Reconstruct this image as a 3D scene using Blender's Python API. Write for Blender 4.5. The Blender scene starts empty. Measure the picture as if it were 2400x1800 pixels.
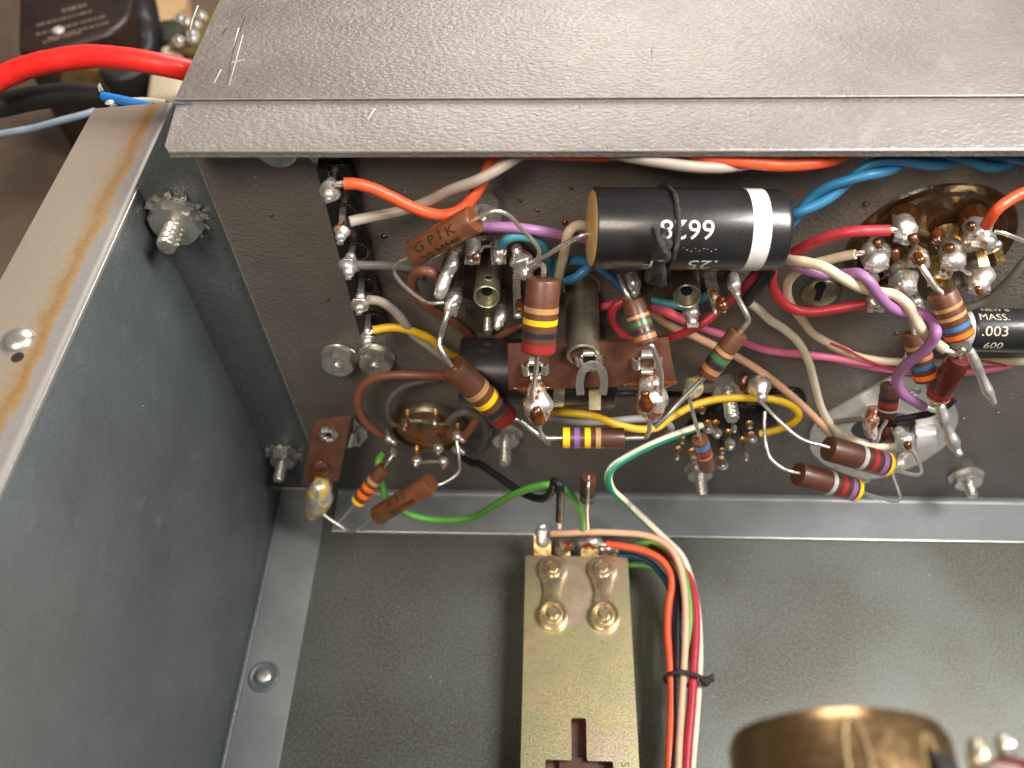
import bpy, bmesh, math, random
from mathutils import Vector, Matrix, noise, geometry

# ---------------------------------------------------------------- units: everything below is written in chassis centimetres
S = 0.0115                      # one drawing unit in metres
sc = bpy.context.scene
COL = sc.collection
random.seed(7)

# ---------------------------------------------------------------- camera
cam_d = bpy.data.cameras.new('camera')
cam = bpy.data.objects.new('camera', cam_d)
COL.objects.link(cam)
sc.camera = cam
CAM = Vector((8.4605, -13.4, 23.6662))
yaw, pit, rol = math.radians(3.7485), math.radians(52.8905), math.radians(-2.4725)
fw = Vector((-math.sin(yaw) * math.cos(pit), math.cos(yaw) * math.cos(pit), -math.sin(pit)))
rt = Vector((math.cos(yaw), math.sin(yaw), 0))
up = rt.cross(fw)
rt2 = rt * math.cos(rol) + up * math.sin(rol)
up2 = up * math.cos(rol) - rt * math.sin(rol)
M = Matrix((rt2, up2, -fw)).transposed().to_4x4()
M.translation = CAM * S
cam.matrix_world = M
cam_d.sensor_width = 36
cam_d.lens = 1978 / 2400 * 36
cam_d.clip_start = 0.005
cam_d.clip_end = 20
cam_d.dof.use_dof = True
cam_d.dof.focus_distance = 17.4 * S
cam_d.dof.aperture_fstop = 15

# ---------------------------------------------------------------- light: a dim room, workshop lamps overhead
sc.view_settings.view_transform = 'Standard'
sc.view_settings.look = 'None'
sc.view_settings.exposure = 0.0
sc.view_settings.gamma = 1
w = bpy.data.worlds.new('World')
sc.world = w
w.use_nodes = True
w.node_tree.nodes['Background'].inputs[0].default_value = (1.0, 0.88, 0.76, 1)
w.node_tree.nodes['Background'].inputs[1].default_value = 0.092

def lamp(name, loc, tgt, size, power, col, size_y=None):
    d = bpy.data.lights.new(name, 'AREA')
    d.energy = power
    d.color = col
    d.size = size * S
    if size_y:
        d.shape = 'RECTANGLE'
        d.size_y = size_y * S
    o = bpy.data.objects.new(name, d)
    COL.objects.link(o)
    o.location = Vector(loc) * S
    o.rotation_euler = (Vector(tgt) - Vector(loc)).to_track_quat('-Z', 'Y').to_euler()
    return o

lamp('key_lamp', (35, -9, 43), (9, -2, 4), 18, 5.2, (1.0, 0.965, 0.92))
lamp('front_lamp', (-4, -30, 52), (9, -2, 6), 16, 2.7, (1.0, 0.86, 0.70))
lamp('ceiling_lamp', (10, 44, 46), (9, 0, 8), 34, 5.0, (1.0, 0.91, 0.82), 22)

# ---------------------------------------------------------------- geometry helpers (all in drawing units)
ORG = {}

def V3(p):
    return Vector(p)

def mk(name, geo, mat, parent=None, smooth=True, origin=None):
    """one mesh object; parent -> it shares the parent's origin"""
    vs, fs = geo
    if parent is not None:
        o0 = ORG[parent.name]
    elif origin is not None:
        o0 = Vector(origin)
    else:
        xs = [v[0] for v in vs]; ys = [v[1] for v in vs]; zs = [v[2] for v in vs]
        o0 = Vector(((min(xs) + max(xs)) / 2, (min(ys) + max(ys)) / 2, min(zs)))
    me = bpy.data.meshes.new(name)
    me.from_pydata([(Vector(v) - o0)[:] for v in vs], [], fs)
    bm = bmesh.new()
    bm.from_mesh(me)
    bmesh.ops.recalc_face_normals(bm, faces=bm.faces)
    bm.to_mesh(me)
    bm.free()
    if smooth:
        me.polygons.foreach_set('use_smooth', [True] * len(me.polygons))
        if smooth != 'all':
            me.set_sharp_from_angle(angle=math.radians(38 if smooth is True else smooth))
    me.materials.append(mat)
    o = bpy.data.objects.new(name, me)
    COL.objects.link(o)
    if parent is not None:
        o.parent = parent
    else:
        o.location = o0
    ORG[o.name] = o0
    return o

def thing(name, label, cat, loc, group=None):
    o = bpy.data.objects.new(name, None)
    COL.objects.link(o)
    o.location = loc
    o.empty_display_size = 0.002
    ORG[o.name] = Vector(loc)
    o['label'] = label
    o['category'] = cat
    if group:
        o['group'] = group
    return o

def tag(o, label, cat=None, group=None, kind=None):
    o['label'] = label
    if cat:
        o['category'] = cat
    if group:
        o['group'] = group
    if kind:
        o['kind'] = kind
    return o

def join(*geos):
    vs, fs = [], []
    for v, f in geos:
        n = len(vs)
        vs += list(v)
        fs += [tuple(i + n for i in q) for q in f]
    return vs, fs

def spline(pts, sub=6):
    P = [Vector(p) for p in pts]
    if len(P) < 3:
        return P
    out = []
    for i in range(len(P) - 1):
        p0 = P[i - 1] if i else P[0] * 2 - P[1]
        p1, p2 = P[i], P[i + 1]
        p3 = P[i + 2] if i + 2 < len(P) else P[-1] * 2 - P[-2]
        # centripetal knots keep uneven control points from overshooting
        t0 = 0.0
        t1 = t0 + max((p1 - p0).length, 1e-6) ** 0.5
        t2 = t1 + max((p2 - p1).length, 1e-6) ** 0.5
        t3 = t2 + max((p3 - p2).length, 1e-6) ** 0.5
        for k in range(sub):
            t = t1 + (t2 - t1) * k / sub
            a1 = p0 * ((t1 - t) / (t1 - t0)) + p1 * ((t - t0) / (t1 - t0))
            a2 = p1 * ((t2 - t) / (t2 - t1)) + p2 * ((t - t1) / (t2 - t1))
            a3 = p2 * ((t3 - t) / (t3 - t2)) + p3 * ((t - t2) / (t3 - t2))
            b1 = a1 * ((t2 - t) / (t2 - t0)) + a2 * ((t - t0) / (t2 - t0))
            b2 = a2 * ((t3 - t) / (t3 - t1)) + a3 * ((t - t1) / (t3 - t1))
            out.append(b1 * ((t2 - t) / (t2 - t1)) + b2 * ((t - t1) / (t2 - t1)))
    out.append(P[-1])
    return out

def frames(path, hint=None):
    n = len(path)
    T = []
    for i in range(n):
        a = path[max(i - 1, 0)]
        b = path[min(i + 1, n - 1)]
        t = (b - a)
        T.append(t.normalized() if t.length > 1e-9 else Vector((0, 0, 1)))
    u = Vector(hint) if hint is not None else (Vector((0, 0, 1)) if abs(T[0].z) < 0.9 else Vector((1, 0, 0)))
    out = []
    for t in T:
        u = u - t * u.dot(t)
        if u.length < 1e-6:
            u = t.orthogonal()
        u.normalize()
        out.append((t, u.copy(), t.cross(u)))
    return out

def tube(pts, r, n=10, sub=6, wob=0.0, cap=True):
    """round wire through pts; r a number or a list (one radius per control point)"""
    path = spline(pts, sub)
    m = len(path)
    if isinstance(r, (int, float)):
        rad = [r] * m
    else:
        rad = []
        for i in range(m):
            t = i / max(m - 1, 1) * (len(r) - 1)
            k = min(int(t), len(r) - 2)
            rad.append(r[k] * (1 - t + k) + r[k + 1] * (t - k))
    fr = frames(path)
    vs, fs = [], []
    for i, (p, (t, u, v)) in enumerate(zip(path, fr)):
        for j in range(n):
            a = 2 * math.pi * j / n
            d = u * math.cos(a) + v * math.sin(a)
            q = p + d * rad[i]
            if wob:
                q = q + d * (wob * noise.noise(q * 5.0))
            vs.append(q)
    for i in range(m - 1):
        for j in range(n):
            k = (j + 1) % n
            fs.append((i * n + j, i * n + k, (i + 1) * n + k, (i + 1) * n + j))
    if cap:
        fs.append(tuple(range(n))[::-1])
        fs.append(tuple((m - 1) * n + j for j in range(n)))
    return vs, fs

def blob(pts, radii, n=16, wob=0.16, seed=0, flat=None):
    """lump of solder: a rounded tube with an uneven skin"""
    path = spline(pts, 8)
    L = [0.0]
    for a, b in zip(path, path[1:]):
        L.append(L[-1] + (b - a).length)
    tot = L[-1] or 1e-6
    def R(s):
        t = s / tot * (len(radii) - 1)
        k = max(min(int(t), len(radii) - 2), 0)
        e = t - k
        e = e * e * (3 - 2 * e)
        return radii[k] * (1 - e) + radii[k + 1] * e
    fr = frames(path)
    rings = []
    t, u, v = fr[0]
    r0 = radii[0]
    for k in range(1, 5):
        a = math.pi / 2 * (1 - k / 5)
        rings.append((path[0] - t * r0 * math.sin(a), r0 * math.cos(a), u, v))
    for i, p in enumerate(path):
        rings.append((p, R(L[i]), fr[i][1], fr[i][2]))
    t, u, v = fr[-1]
    r1 = radii[-1]
    for k in range(1, 5):
        a = math.pi / 2 * k / 5
        rings.append((path[-1] + t * r1 * math.sin(a), r1 * math.cos(a), u, v))
    vs, fs = [], []
    off = Vector((seed * 3.1, seed * 1.7, seed * 0.9))
    for p, r, u, v in rings:
        for j in range(n):
            a = 2 * math.pi * j / n
            d = u * math.cos(a) + v * math.sin(a)
            q = p + d * r
            k = 1 + wob * noise.noise(q * 3.2 + off) * 1.5 + wob * 0.5 * noise.noise(q * 8 + off)
            q = p + d * r * k
            if flat is not None:
                f = Vector(flat)
                q = q - f * ((q - p).dot(f) * 0.45)
            vs.append(q)
    m = len(rings)
    for i in range(m - 1):
        for j in range(n):
            k = (j + 1) % n
            fs.append((i * n + j, i * n + k, (i + 1) * n + k, (i + 1) * n + j))
    fs.append(tuple(range(n))[::-1])
    fs.append(tuple((m - 1) * n + j for j in range(n)))
    return vs, fs

def basis(axis, hint=(0, 0, 1)):
    e = Vector(axis).normalized()
    h = Vector(hint)
    u = h - e * h.dot(e)
    if u.length < 1e-4:
        u = e.orthogonal()
    u.normalize()
    return e, u, e.cross(u)

def lathe(prof, base, axis, n=24, hint=(0, 0, 1), closed=False):
    """prof: (radius, height along axis) pairs"""
    e, u, v = basis(axis, hint)
    b = Vector(base)
    vs, fs = [], []
    for r, h in prof:
        for j in range(n):
            a = 2 * math.pi * j / n
            vs.append(b + e * h + (u * math.cos(a) + v * math.sin(a)) * max(r, 1e-4))
    m = len(prof)
    for i in range(m - 1):
        for j in range(n):
            k = (j + 1) % n
            fs.append((i * n + j, i * n + k, (i + 1) * n + k, (i + 1) * n + j))
    if closed:
        for j in range(n):
            k = (j + 1) % n
            fs.append(((m - 1) * n + j, (m - 1) * n + k, k, j))
    else:
        fs.append(tuple(range(n))[::-1])
        fs.append(tuple((m - 1) * n + j for j in range(n)))
    return vs, fs

def box(x0, x1, y0, y1, z0, z1):
    vs = [(x, y, z) for x in (x0, x1) for y in (y0, y1) for z in (z0, z1)]
    fs = [(0, 1, 3, 2), (4, 6, 7, 5), (0, 4, 5, 1), (2, 3, 7, 6), (0, 2, 6, 4), (1, 5, 7, 3)]
    return vs, fs

def prism(poly, off):
    """polygon swept by the vector off"""
    o = Vector(off)
    P = [Vector(p) for p in poly]
    n = len(P)
    vs = P + [p + o for p in P]
    fs = [tuple(range(n)), tuple(range(n, 2 * n))[::-1]]
    fs += [(i, (i + 1) % n, n + (i + 1) % n, n + i) for i in range(n)]
    return vs, fs

def holed(loops, off):
    """outline with holes, swept by off (loops[0] is the outline)"""
    o = Vector(off)
    L = [[Vector(p) for p in lp] for lp in loops]
    tris = geometry.tessellate_polygon(L)
    flat = [p for lp in L for p in lp]
    n = len(flat)
    vs = flat + [p + o for p in flat]
    fs = [tuple(t) for t in tris] + [tuple(i + n for i in t)[::-1] for t in tris]
    s = 0
    for lp in L:
        m = len(lp)
        fs += [(s + i, s + (i + 1) % m, n + s + (i + 1) % m, n + s + i) for i in range(m)]
        s += m
    return vs, fs

def strip(pts, width, thick, wdir, sub=5, taper=None):
    """flat bent metal strip along pts; wdir = direction of its width"""
    path = spline(pts, sub)
    m = len(path)
    fr = frames(path)
    w0 = Vector(wdir)
    vs, fs = [], []
    for i, p in enumerate(path):
        t = fr[i][0]
        u = w0 - t * w0.dot(t)
        u = u.normalized()
        v = t.cross(u)
        k = 1.0
        if taper:
            k = taper[0] + (taper[1] - taper[0]) * i / max(m - 1, 1)
        hw, ht = width * k / 2, thick / 2
        for a, b in ((-1, -1), (1, -1), (1, 1), (-1, 1)):
            vs.append(p + u * hw * a + v * ht * b)
    for i in range(m - 1):
        for j in range(4):
            k = (j + 1) % 4
            fs.append((i * 4 + j, i * 4 + k, i * 4 + 4 + k, i * 4 + 4 + j))
    fs += [(3, 2, 1, 0), tuple((m - 1) * 4 + j for j in range(4))]
    return vs, fs

def rounded(poly, r, k=4):
    """2-D polygon with rounded corners -> list of 2-D points"""
    n = len(poly)
    out = []
    for i in range(n):
        p = Vector(poly[i]); a = Vector(poly[i - 1]); b = Vector(poly[(i + 1) % n])
        da, db = (a - p), (b - p)
        rr = min(r, da.length * 0.45, db.length * 0.45)
        pa, pb = p + da.normalized() * rr, p + db.normalized() * rr
        for j in range(k + 1):
            t = j / k
            out.append(pa * (1 - t) ** 2 + p * 2 * t * (1 - t) + pb * t * t)
    return out

def soften(o, w, seg=2, ang=30):
    """bevel the hard edges of a finished mesh (still in drawing units)"""
    bm = bmesh.new()
    bm.from_mesh(o.data)
    es = [e for e in bm.edges if len(e.link_faces) == 2 and e.calc_face_angle(0) > math.radians(ang)]
    bmesh.ops.bevel(bm, geom=es, offset=w, segments=seg, profile=0.5, affect='EDGES', clamp_overlap=True)
    bm.to_mesh(o.data)
    bm.free()
    o.data.polygons.foreach_set('use_smooth', [True] * len(o.data.polygons))
    o.data.set_sharp_from_angle(angle=math.radians(40))
    return o

def text_geo(s, size):
    c = bpy.data.curves.new('t', 'FONT')
    c.body = s
    c.size = size
    c.align_x = 'CENTER'
    c.align_y = 'CENTER'
    c.resolution_u = 3
    o = bpy.data.objects.new('t', c)
    COL.objects.link(o)
    dg = bpy.context.evaluated_depsgraph_get()
    me = bpy.data.meshes.new_from_object(o.evaluated_get(dg))
    bm = bmesh.new()
    bm.from_mesh(me)
    bmesh.ops.triangulate(bm, faces=bm.faces)
    for _ in range(3):
        es = [e for e in bm.edges if e.calc_length() > size * 0.22]
        if not es:
            break
        bmesh.ops.subdivide_edges(bm, edges=es, cuts=1)
        bmesh.ops.triangulate(bm, faces=[f for f in bm.faces if len(f.verts) > 3])
    bm.verts.index_update()
    vs = [v.co.copy() for v in bm.verts]
    fs = [tuple(v.index for v in f.verts) for f in bm.faces]
    bm.free()
    bpy.data.objects.remove(o)
    bpy.data.curves.remove(c)
    bpy.data.meshes.remove(me)
    return vs, fs

def wrap_text(s, size, c, axis, n0, r, bold=1.0, jitter=0.0):
    """print s round a cylinder: centre c, reading direction axis, facing n0"""
    e = Vector(axis).normalized()
    n = Vector(n0)
    n = (n - e * n.dot(e)).normalized()
    t = n.cross(e)
    vs, fs = text_geo(s, size)
    out = []
    for v in vs:
        y = v.y + jitter * noise.noise(Vector((v.x * 4, 0, 3.3)))
        a = y / r
        out.append(Vector(c) + e * v.x * bold + (n * math.cos(a) + t * math.sin(a)) * r)
    return out, fs


# ---------------------------------------------------------------- materials (procedural; object coordinates in drawing units)
def nodes(name):
    m = bpy.data.materials.new(name)
    m.use_nodes = True
    nt = m.node_tree
    b = nt.nodes['Principled BSDF']
    tc = nt.nodes.new('ShaderNodeTexCoord')
    mp = nt.nodes.new('ShaderNodeMapping')
    mp.inputs['Scale'].default_value = (1 / S,) * 3
    nt.links.new(tc.outputs['Object'], mp.inputs['Vector'])
    return m, nt, b, mp

def noise_n(nt, mp, scale, detail=4, rough=0.55, dist=0.0, stretch=None):
    src = mp.outputs['Vector']
    if stretch:
        m2 = nt.nodes.new('ShaderNodeMapping')
        m2.inputs['Scale'].default_value = stretch
        nt.links.new(src, m2.inputs['Vector'])
        src = m2.outputs['Vector']
    n = nt.nodes.new('ShaderNodeTexNoise')
    n.inputs['Scale'].default_value = scale
    n.inputs['Detail'].default_value = detail
    n.inputs['Roughness'].default_value = rough
    n.inputs['Distortion'].default_value = dist
    nt.links.new(src, n.inputs['Vector'])
    return n

def ramp(nt, src, stops):
    r = nt.nodes.new('ShaderNodeValToRGB')
    el = r.color_ramp.elements
    while len(el) < len(stops):
        el.new(0.5)
    for e, (p, c) in zip(el, stops):
        e.position = p
        e.color = (c, c, c, 1) if isinstance(c, (int, float)) else (*c, 1)
    nt.links.new(src, r.inputs['Fac'])
    return r

def mixc(nt, fac, a, b):
    m = nt.nodes.new('ShaderNodeMix')
    m.data_type = 'RGBA'
    for sock, val in ((m.inputs['Factor'], fac), (m.inputs['A'], a), (m.inputs['B'], b)):
        pass
    ins = {'f': m.inputs[0], 'a': m.inputs[6], 'b': m.inputs[7]}
    for k, val in (('f', fac), ('a', a), ('b', b)):
        if isinstance(val, (int, float)):
            ins[k].default_value = val
        elif isinstance(val, tuple):
            ins[k].default_value = (*val, 1)
        else:
            nt.links.new(val, ins[k])
    return m.outputs[2]

def bump(nt, b, src, strength, dist, prev=None):
    n = nt.nodes.new('ShaderNodeBump')
    n.inputs['Strength'].default_value = strength
    n.inputs['Distance'].default_value = dist * S
    nt.links.new(src, n.inputs['Height'])
    if prev is not None:
        nt.links.new(prev, n.inputs['Normal'])
    nt.links.new(n.outputs['Normal'], b.inputs['Normal'])
    return n.outputs['Normal']

def setp(b, **k):
    for key, v in k.items():
        b.inputs[key.replace('_', ' ')].default_value = v

def plain(name, col, rough=0.4, metal=0.0, vary=0.25, vscale=2.0, grain=14.0, bmp=0.15, bdist=0.02, coat=0.0, dirt=None, dirt_amt=0.0, dscale=5.0, spec=0.5):
    m, nt, b, mp = nodes(name)
    n1 = noise_n(nt, mp, vscale, 5, 0.6)
    c = mixc(nt, ramp(nt, n1.outputs['Fac'], [(0.3, 0.0), (0.7, 1.0)]).outputs['Color'],
             tuple(x * (1 - vary) for x in col), tuple(min(1, x * (1 + vary)) for x in col))
    if dirt:
        n2 = noise_n(nt, mp, dscale, 6, 0.7)
        f = ramp(nt, n2.outputs['Fac'], [(1 - dirt_amt - 0.07, 0.0), (1 - dirt_amt + 0.05, 1.0)])
        c = mixc(nt, f.outputs['Color'], c, dirt)
    nt.links.new(c, b.inputs['Base Color'])
    n3 = noise_n(nt, mp, grain, 4, 0.6)
    r = ramp(nt, n3.outputs['Fac'], [(0.25, max(0.02, rough * 0.75)), (0.75, min(1, rough * 1.3))])
    nt.links.new(r.outputs['Color'], b.inputs['Roughness'])
    setp(b, Metallic=metal)
    b.inputs['Specular IOR Level'].default_value = spec
    b.inputs['Coat Weight'].default_value = coat
    b.inputs['Coat Roughness'].default_value = 0.12
    if bmp:
        bump(nt, b, n3.outputs['Fac'], bmp, bdist)
    return m

def leather_paint(name, col, rough, strength, warm=None):
    """stove enamel with a fine pebbled skin, dust specks and rubbed patches"""
    m, nt, b, mp = nodes(name)
    big = noise_n(nt, mp, 0.35, 4, 0.6)
    c = mixc(nt, ramp(nt, big.outputs['Fac'], [(0.3, 0.0), (0.72, 1.0)]).outputs['Color'],
             tuple(x * 0.82 for x in col), tuple(x * 1.18 for x in col))
    smudge = noise_n(nt, mp, 1.3, 6, 0.7, 0.6)
    c = mixc(nt, ramp(nt, smudge.outputs['Fac'], [(0.58, 0.0), (0.74, 0.35)]).outputs['Color'], c, warm or tuple(min(1, x * 1.9) for x in col))
    speck = noise_n(nt, mp, 26, 2, 0.5)
    c = mixc(nt, ramp(nt, speck.outputs['Fac'], [(0.80, 0.0), (0.83, 0.7)]).outputs['Color'], c, (0.42, 0.40, 0.36))
    nt.links.new(c, b.inputs['Base Color'])
    skin = noise_n(nt, mp, 15.0, 3, 0.55, 0.15, (0.62, 1.0, 0.75))
    fine = noise_n(nt, mp, 34, 3, 0.6)
    nrm = bump(nt, b, skin.outputs['Fac'], strength, 0.05)
    bump(nt, b, fine.outputs['Fac'], strength * 0.45, 0.015, nrm)
    r = ramp(nt, smudge.outputs['Fac'], [(0.3, rough * 0.85), (0.75, min(1, rough * 1.35))])
    nt.links.new(r.outputs['Color'], b.inputs['Roughness'])
    setp(b, Metallic=0.0)
    b.inputs['Specular IOR Level'].default_value = 0.62
    return m

MAT = {}
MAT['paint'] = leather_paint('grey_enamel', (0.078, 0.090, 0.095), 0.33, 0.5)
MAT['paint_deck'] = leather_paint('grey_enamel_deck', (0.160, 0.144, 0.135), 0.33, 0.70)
MAT['paint_foot_lit'] = leather_paint('grey_enamel_foot_lit', (0.155, 0.168, 0.178), 0.32, 0.15, (0.16, 0.12, 0.09))  # same chassis enamel; the level foot's brighter reflection is put into the colour
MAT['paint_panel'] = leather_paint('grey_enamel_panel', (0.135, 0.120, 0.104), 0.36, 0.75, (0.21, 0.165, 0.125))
MAT['edge'] = plain('rubbed_steel_edge', (0.55, 0.53, 0.50), 0.35, 0.8, 0.2)

def floor_mat():
    m, nt, b, mp = nodes('zinc_plate')
    big = noise_n(nt, mp, 0.22, 4, 0.5)
    c = mixc(nt, ramp(nt, big.outputs['Fac'], [(0.38, 0.0), (0.62, 1.0)]).outputs['Color'], (0.066, 0.066, 0.050), (0.104, 0.110, 0.096))
    gr = noise_n(nt, mp, 16, 3, 0.7)
    c = mixc(nt, ramp(nt, gr.outputs['Fac'], [(0.42, 0.0), (0.68, 0.55)]).outputs['Color'], c, (0.20, 0.21, 0.19))
    st = noise_n(nt, mp, 1.1, 6, 0.75)
    c = mixc(nt, ramp(nt, st.outputs['Fac'], [(0.64, 0.0), (0.80, 0.35)]).outputs['Color'], c, (0.10, 0.08, 0.045))
    nt.links.new(c, b.inputs['Base Color'])
    nt.links.new(ramp(nt, gr.outputs['Fac'], [(0.3, 0.36), (0.7, 0.55)]).outputs['Color'], b.inputs['Roughness'])
    setp(b, Metallic=0.55)
    bump(nt, b, gr.outputs['Fac'], 0.2, 0.02)
    return m
MAT['floor'] = floor_mat()

def flange_mat():
    """bare tan metal with a brown tide mark beside the painted bend"""
    m, nt, b, mp = nodes('bare_flange')
    sep = nt.nodes.new('ShaderNodeSeparateXYZ')
    wob = noise_n(nt, mp, 1.2, 4, 0.6)
    add = nt.nodes.new('ShaderNodeMath'); add.operation = 'MULTIPLY_ADD'
    nt.links.new(mp.outputs['Vector'], sep.inputs[0])
    nt.links.new(wob.outputs['Fac'], add.inputs[0]); add.inputs[1].default_value = 0.42
    nt.links.new(sep.outputs['X'], add.inputs[2])
    # x runs -1.9 .. 0 ; shift into 0..1
    mr = nt.nodes.new('ShaderNodeMapRange')
    mr.inputs['From Min'].default_value = -2.0
    mr.inputs['From Max'].default_value = 0.3
    nt.links.new(add.outputs[0], mr.inputs['Value'])
    tan = (0.225, 0.194, 0.156)
    rr = ramp(nt, mr.outputs[0], [(0.0, (0.25, 0.20, 0.15)), (0.10, tan), (0.60, tan), (0.68, (0.235, 0.165, 0.09)), (0.74, (0.21, 0.115, 0.035)), (0.79, (0.25, 0.15, 0.055)), (0.82, (0.20, 0.19, 0.18)), (1.0, (0.18, 0.175, 0.17))])
    spots = noise_n(nt, mp, 3.5, 6, 0.7)
    c = mixc(nt, ramp(nt, spots.outputs['Fac'], [(0.66, 0.0), (0.74, 0.55)]).outputs['Color'], rr.outputs['Color'], (0.16, 0.10, 0.06))
    gr = noise_n(nt, mp, 12, 4, 0.6)
    c = mixc(nt, ramp(nt, gr.outputs['Fac'], [(0.35, 0.0), (0.7, 0.25)]).outputs['Color'], c, (0.29, 0.265, 0.23))
    nt.links.new(c, b.inputs['Base Color'])
    setp(b, Roughness=0.48, Metallic=0.25)
    bump(nt, b, gr.outputs['Fac'], 0.12, 0.02)
    return m
MAT['flange'] = flange_mat()

def brass_mat():
    """yellow chromate plating: straw, green and violet cast, scratched"""
    m, nt, b, mp = nodes('chromate_plate')
    n1 = noise_n(nt, mp, 0.6, 5, 0.6, 0.3)
    r = ramp(nt, n1.outputs['Fac'], [(0.25, (0.50, 0.40, 0.21)), (0.42, (0.68, 0.57, 0.33)), (0.52, (0.58, 0.55, 0.30)), (0.62, (0.64, 0.50, 0.37)), (0.75, (0.80, 0.70, 0.46))])
    sc_ = noise_n(nt, mp, 5, 5, 0.7, 0, (1, 0.12, 1))
    c = mixc(nt, ramp(nt, sc_.outputs['Fac'], [(0.66, 0.0), (0.74, 0.5)]).outputs['Color'], r.outputs['Color'], (0.82, 0.76, 0.58))
    nt.links.new(c, b.inputs['Base Color'])
    g = noise_n(nt, mp, 20, 4, 0.6)
    nt.links.new(ramp(nt, g.outputs['Fac'], [(0.3, 0.26), (0.7, 0.42)]).outputs['Color'], b.inputs['Roughness'])
    setp(b, Metallic=0.9)
    bump(nt, b, sc_.outputs['Fac'], 0.1, 0.02)
    return m
MAT['brass'] = brass_mat()

def solder_mat(name, flux, amount, fcol=(0.17, 0.050, 0.007)):
    m, nt, b, mp = nodes(name)
    n1 = noise_n(nt, mp, 4, 4, 0.6)
    sol = mixc(nt, n1.outputs['Fac'], (0.70, 0.67, 0.63), (0.90, 0.88, 0.86))
    n2 = noise_n(nt, mp, 2.6, 6, 0.7, 0.6)
    f = ramp(nt, n2.outputs['Fac'], [(1 - amount - 0.03, 0.0), (1 - amount + 0.05, 1.0)])
    fl = mixc(nt, n1.outputs['Fac'], tuple(x * 0.6 for x in fcol), tuple(min(1, x * 1.5) for x in fcol))
    nt.links.new(mixc(nt, f.outputs['Color'], sol, fl), b.inputs['Base Color'])
    inv = nt.nodes.new('ShaderNodeMath'); inv.operation = 'MULTIPLY_ADD'
    nt.links.new(f.outputs['Color'], inv.inputs[0]); inv.inputs[1].default_value = -0.7; inv.inputs[2].default_value = 0.84
    nt.links.new(inv.outputs[0], b.inputs['Metallic'])
    n3 = noise_n(nt, mp, 6, 3, 0.5)
    nt.links.new(ramp(nt, n3.outputs['Fac'], [(0.3, 0.24), (0.72, 0.42)]).outputs['Color'], b.inputs['Roughness'])
    bump(nt, b, n3.outputs['Fac'], 0.10, 0.02)
    return m
MAT['solder'] = solder_mat('solder', True, 0.41)
MAT['solder_flux'] = solder_mat('solder_with_flux', True, 0.50)
MAT['solder_yellow'] = solder_mat('solder_yellow_flux', True, 0.50, (0.62, 0.42, 0.06))
MAT['amber'] = plain('dark_amber_resin', (0.060, 0.019, 0.004), 0.14, 0.0, 0.6, 4, 12, 0.3, 0.03, 0.7)
MAT['flux'] = plain('amber_flux', (0.095, 0.024, 0.004), 0.10, 0.0, 0.75, 5, 12, 0.4, 0.04, 0.9)
MAT['tin'] = plain('tinned_lead', (0.70, 0.67, 0.62), 0.30, 0.85, 0.12, 5, 18, 0.08, 0.01, 0, (0.30, 0.17, 0.08), 0.27, 3.0)
MAT['steel'] = plain('plated_steel', (0.60, 0.59, 0.55), 0.30, 0.85, 0.12, 3, 16, 0.1, 0.012, 0, (0.30, 0.24, 0.17), 0.27, 2.5)
MAT['nickel'] = plain('dull_nickel_tube', (0.34, 0.315, 0.235), 0.36, 0.8, 0.25, 2, 22, 0.2, 0.015, 0, (0.22, 0.18, 0.10), 0.36, 3.0)
MAT['gold_lug'] = plain('gilded_lug', (0.68, 0.50, 0.22), 0.28, 0.9, 0.3, 4, 16, 0.2, 0.02, 0, (0.35, 0.13, 0.02), 0.42, 3.0)
MAT['copper_pin'] = plain('amber_pin', (0.75, 0.40, 0.12), 0.22, 0.7, 0.3, 5)
MAT['phenolic'] = plain('red_brown_phenolic', (0.112, 0.045, 0.027), 0.5, 0, 0.28, 3, 22, 0.2, 0.02, 0.05, (0.26, 0.155, 0.105), 0.31, 16)
MAT['resistor'] = plain('resistor_brown', (0.118, 0.045, 0.024), 0.42, 0, 0.18, 3, 24, 0.08, 0.012, 0.12, (0.19, 0.10, 0.065), 0.27, 14)
MAT['resistor_dark'] = plain('resistor_dark_brown', (0.080, 0.030, 0.018), 0.40, 0, 0.18, 3, 24, 0.08, 0.012, 0.15, (0.15, 0.08, 0.05), 0.27, 14)
MAT['resistor_red'] = plain('resistor_oxblood', (0.085, 0.018, 0.012), 0.25, 0, 0.3, 3, 20, 0.1, 0.01, 0.6)
MAT['ceramic'] = plain('dipped_brown_body', (0.150, 0.052, 0.020), 0.36, 0, 0.35, 2.4, 12, 0.3, 0.03, 0.4)
MAT['bakelite'] = plain('black_bakelite', (0.012, 0.011, 0.010), 0.25, 0, 0.2, 3, 30, 0.1, 0.01, 0, (0.10, 0.09, 0.07), 0.26, 18)
MAT['socket_brown'] = plain('dark_amber_mica', (0.045, 0.021, 0.008), 0.2, 0, 0.5, 2.5, 14, 0.25, 0.03, 0.5)
MAT['cap_black'] = plain('black_capacitor', (0.016, 0.0155, 0.017), 0.33, 0, 0.25, 2, 26, 0.12, 0.012, 0.2, (0.16, 0.15, 0.13), 0.245, 13)
MAT['wax_end'] = plain('cream_wax_end', (0.58, 0.38, 0.15), 0.45, 0, 0.15, 3, 12, 0.2, 0.02)
MAT['white_print'] = plain('white_print', (0.70, 0.70, 0.68), 0.5, 0, 0.12, 6, 20, 0, 0.01, 0, (0.10, 0.10, 0.10), 0.27, 7)
MAT['dim_print'] = plain('dim_cream_print', (0.52, 0.47, 0.36), 0.5, 0, 0.2, 6, 20, 0, 0.01, 0, (0.05, 0.04, 0.03), 0.36, 7)
MAT['black_print'] = plain('black_print', (0.012, 0.010, 0.009), 0.5, 0, 0.1, 6, 20, 0, 0.01)
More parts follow.
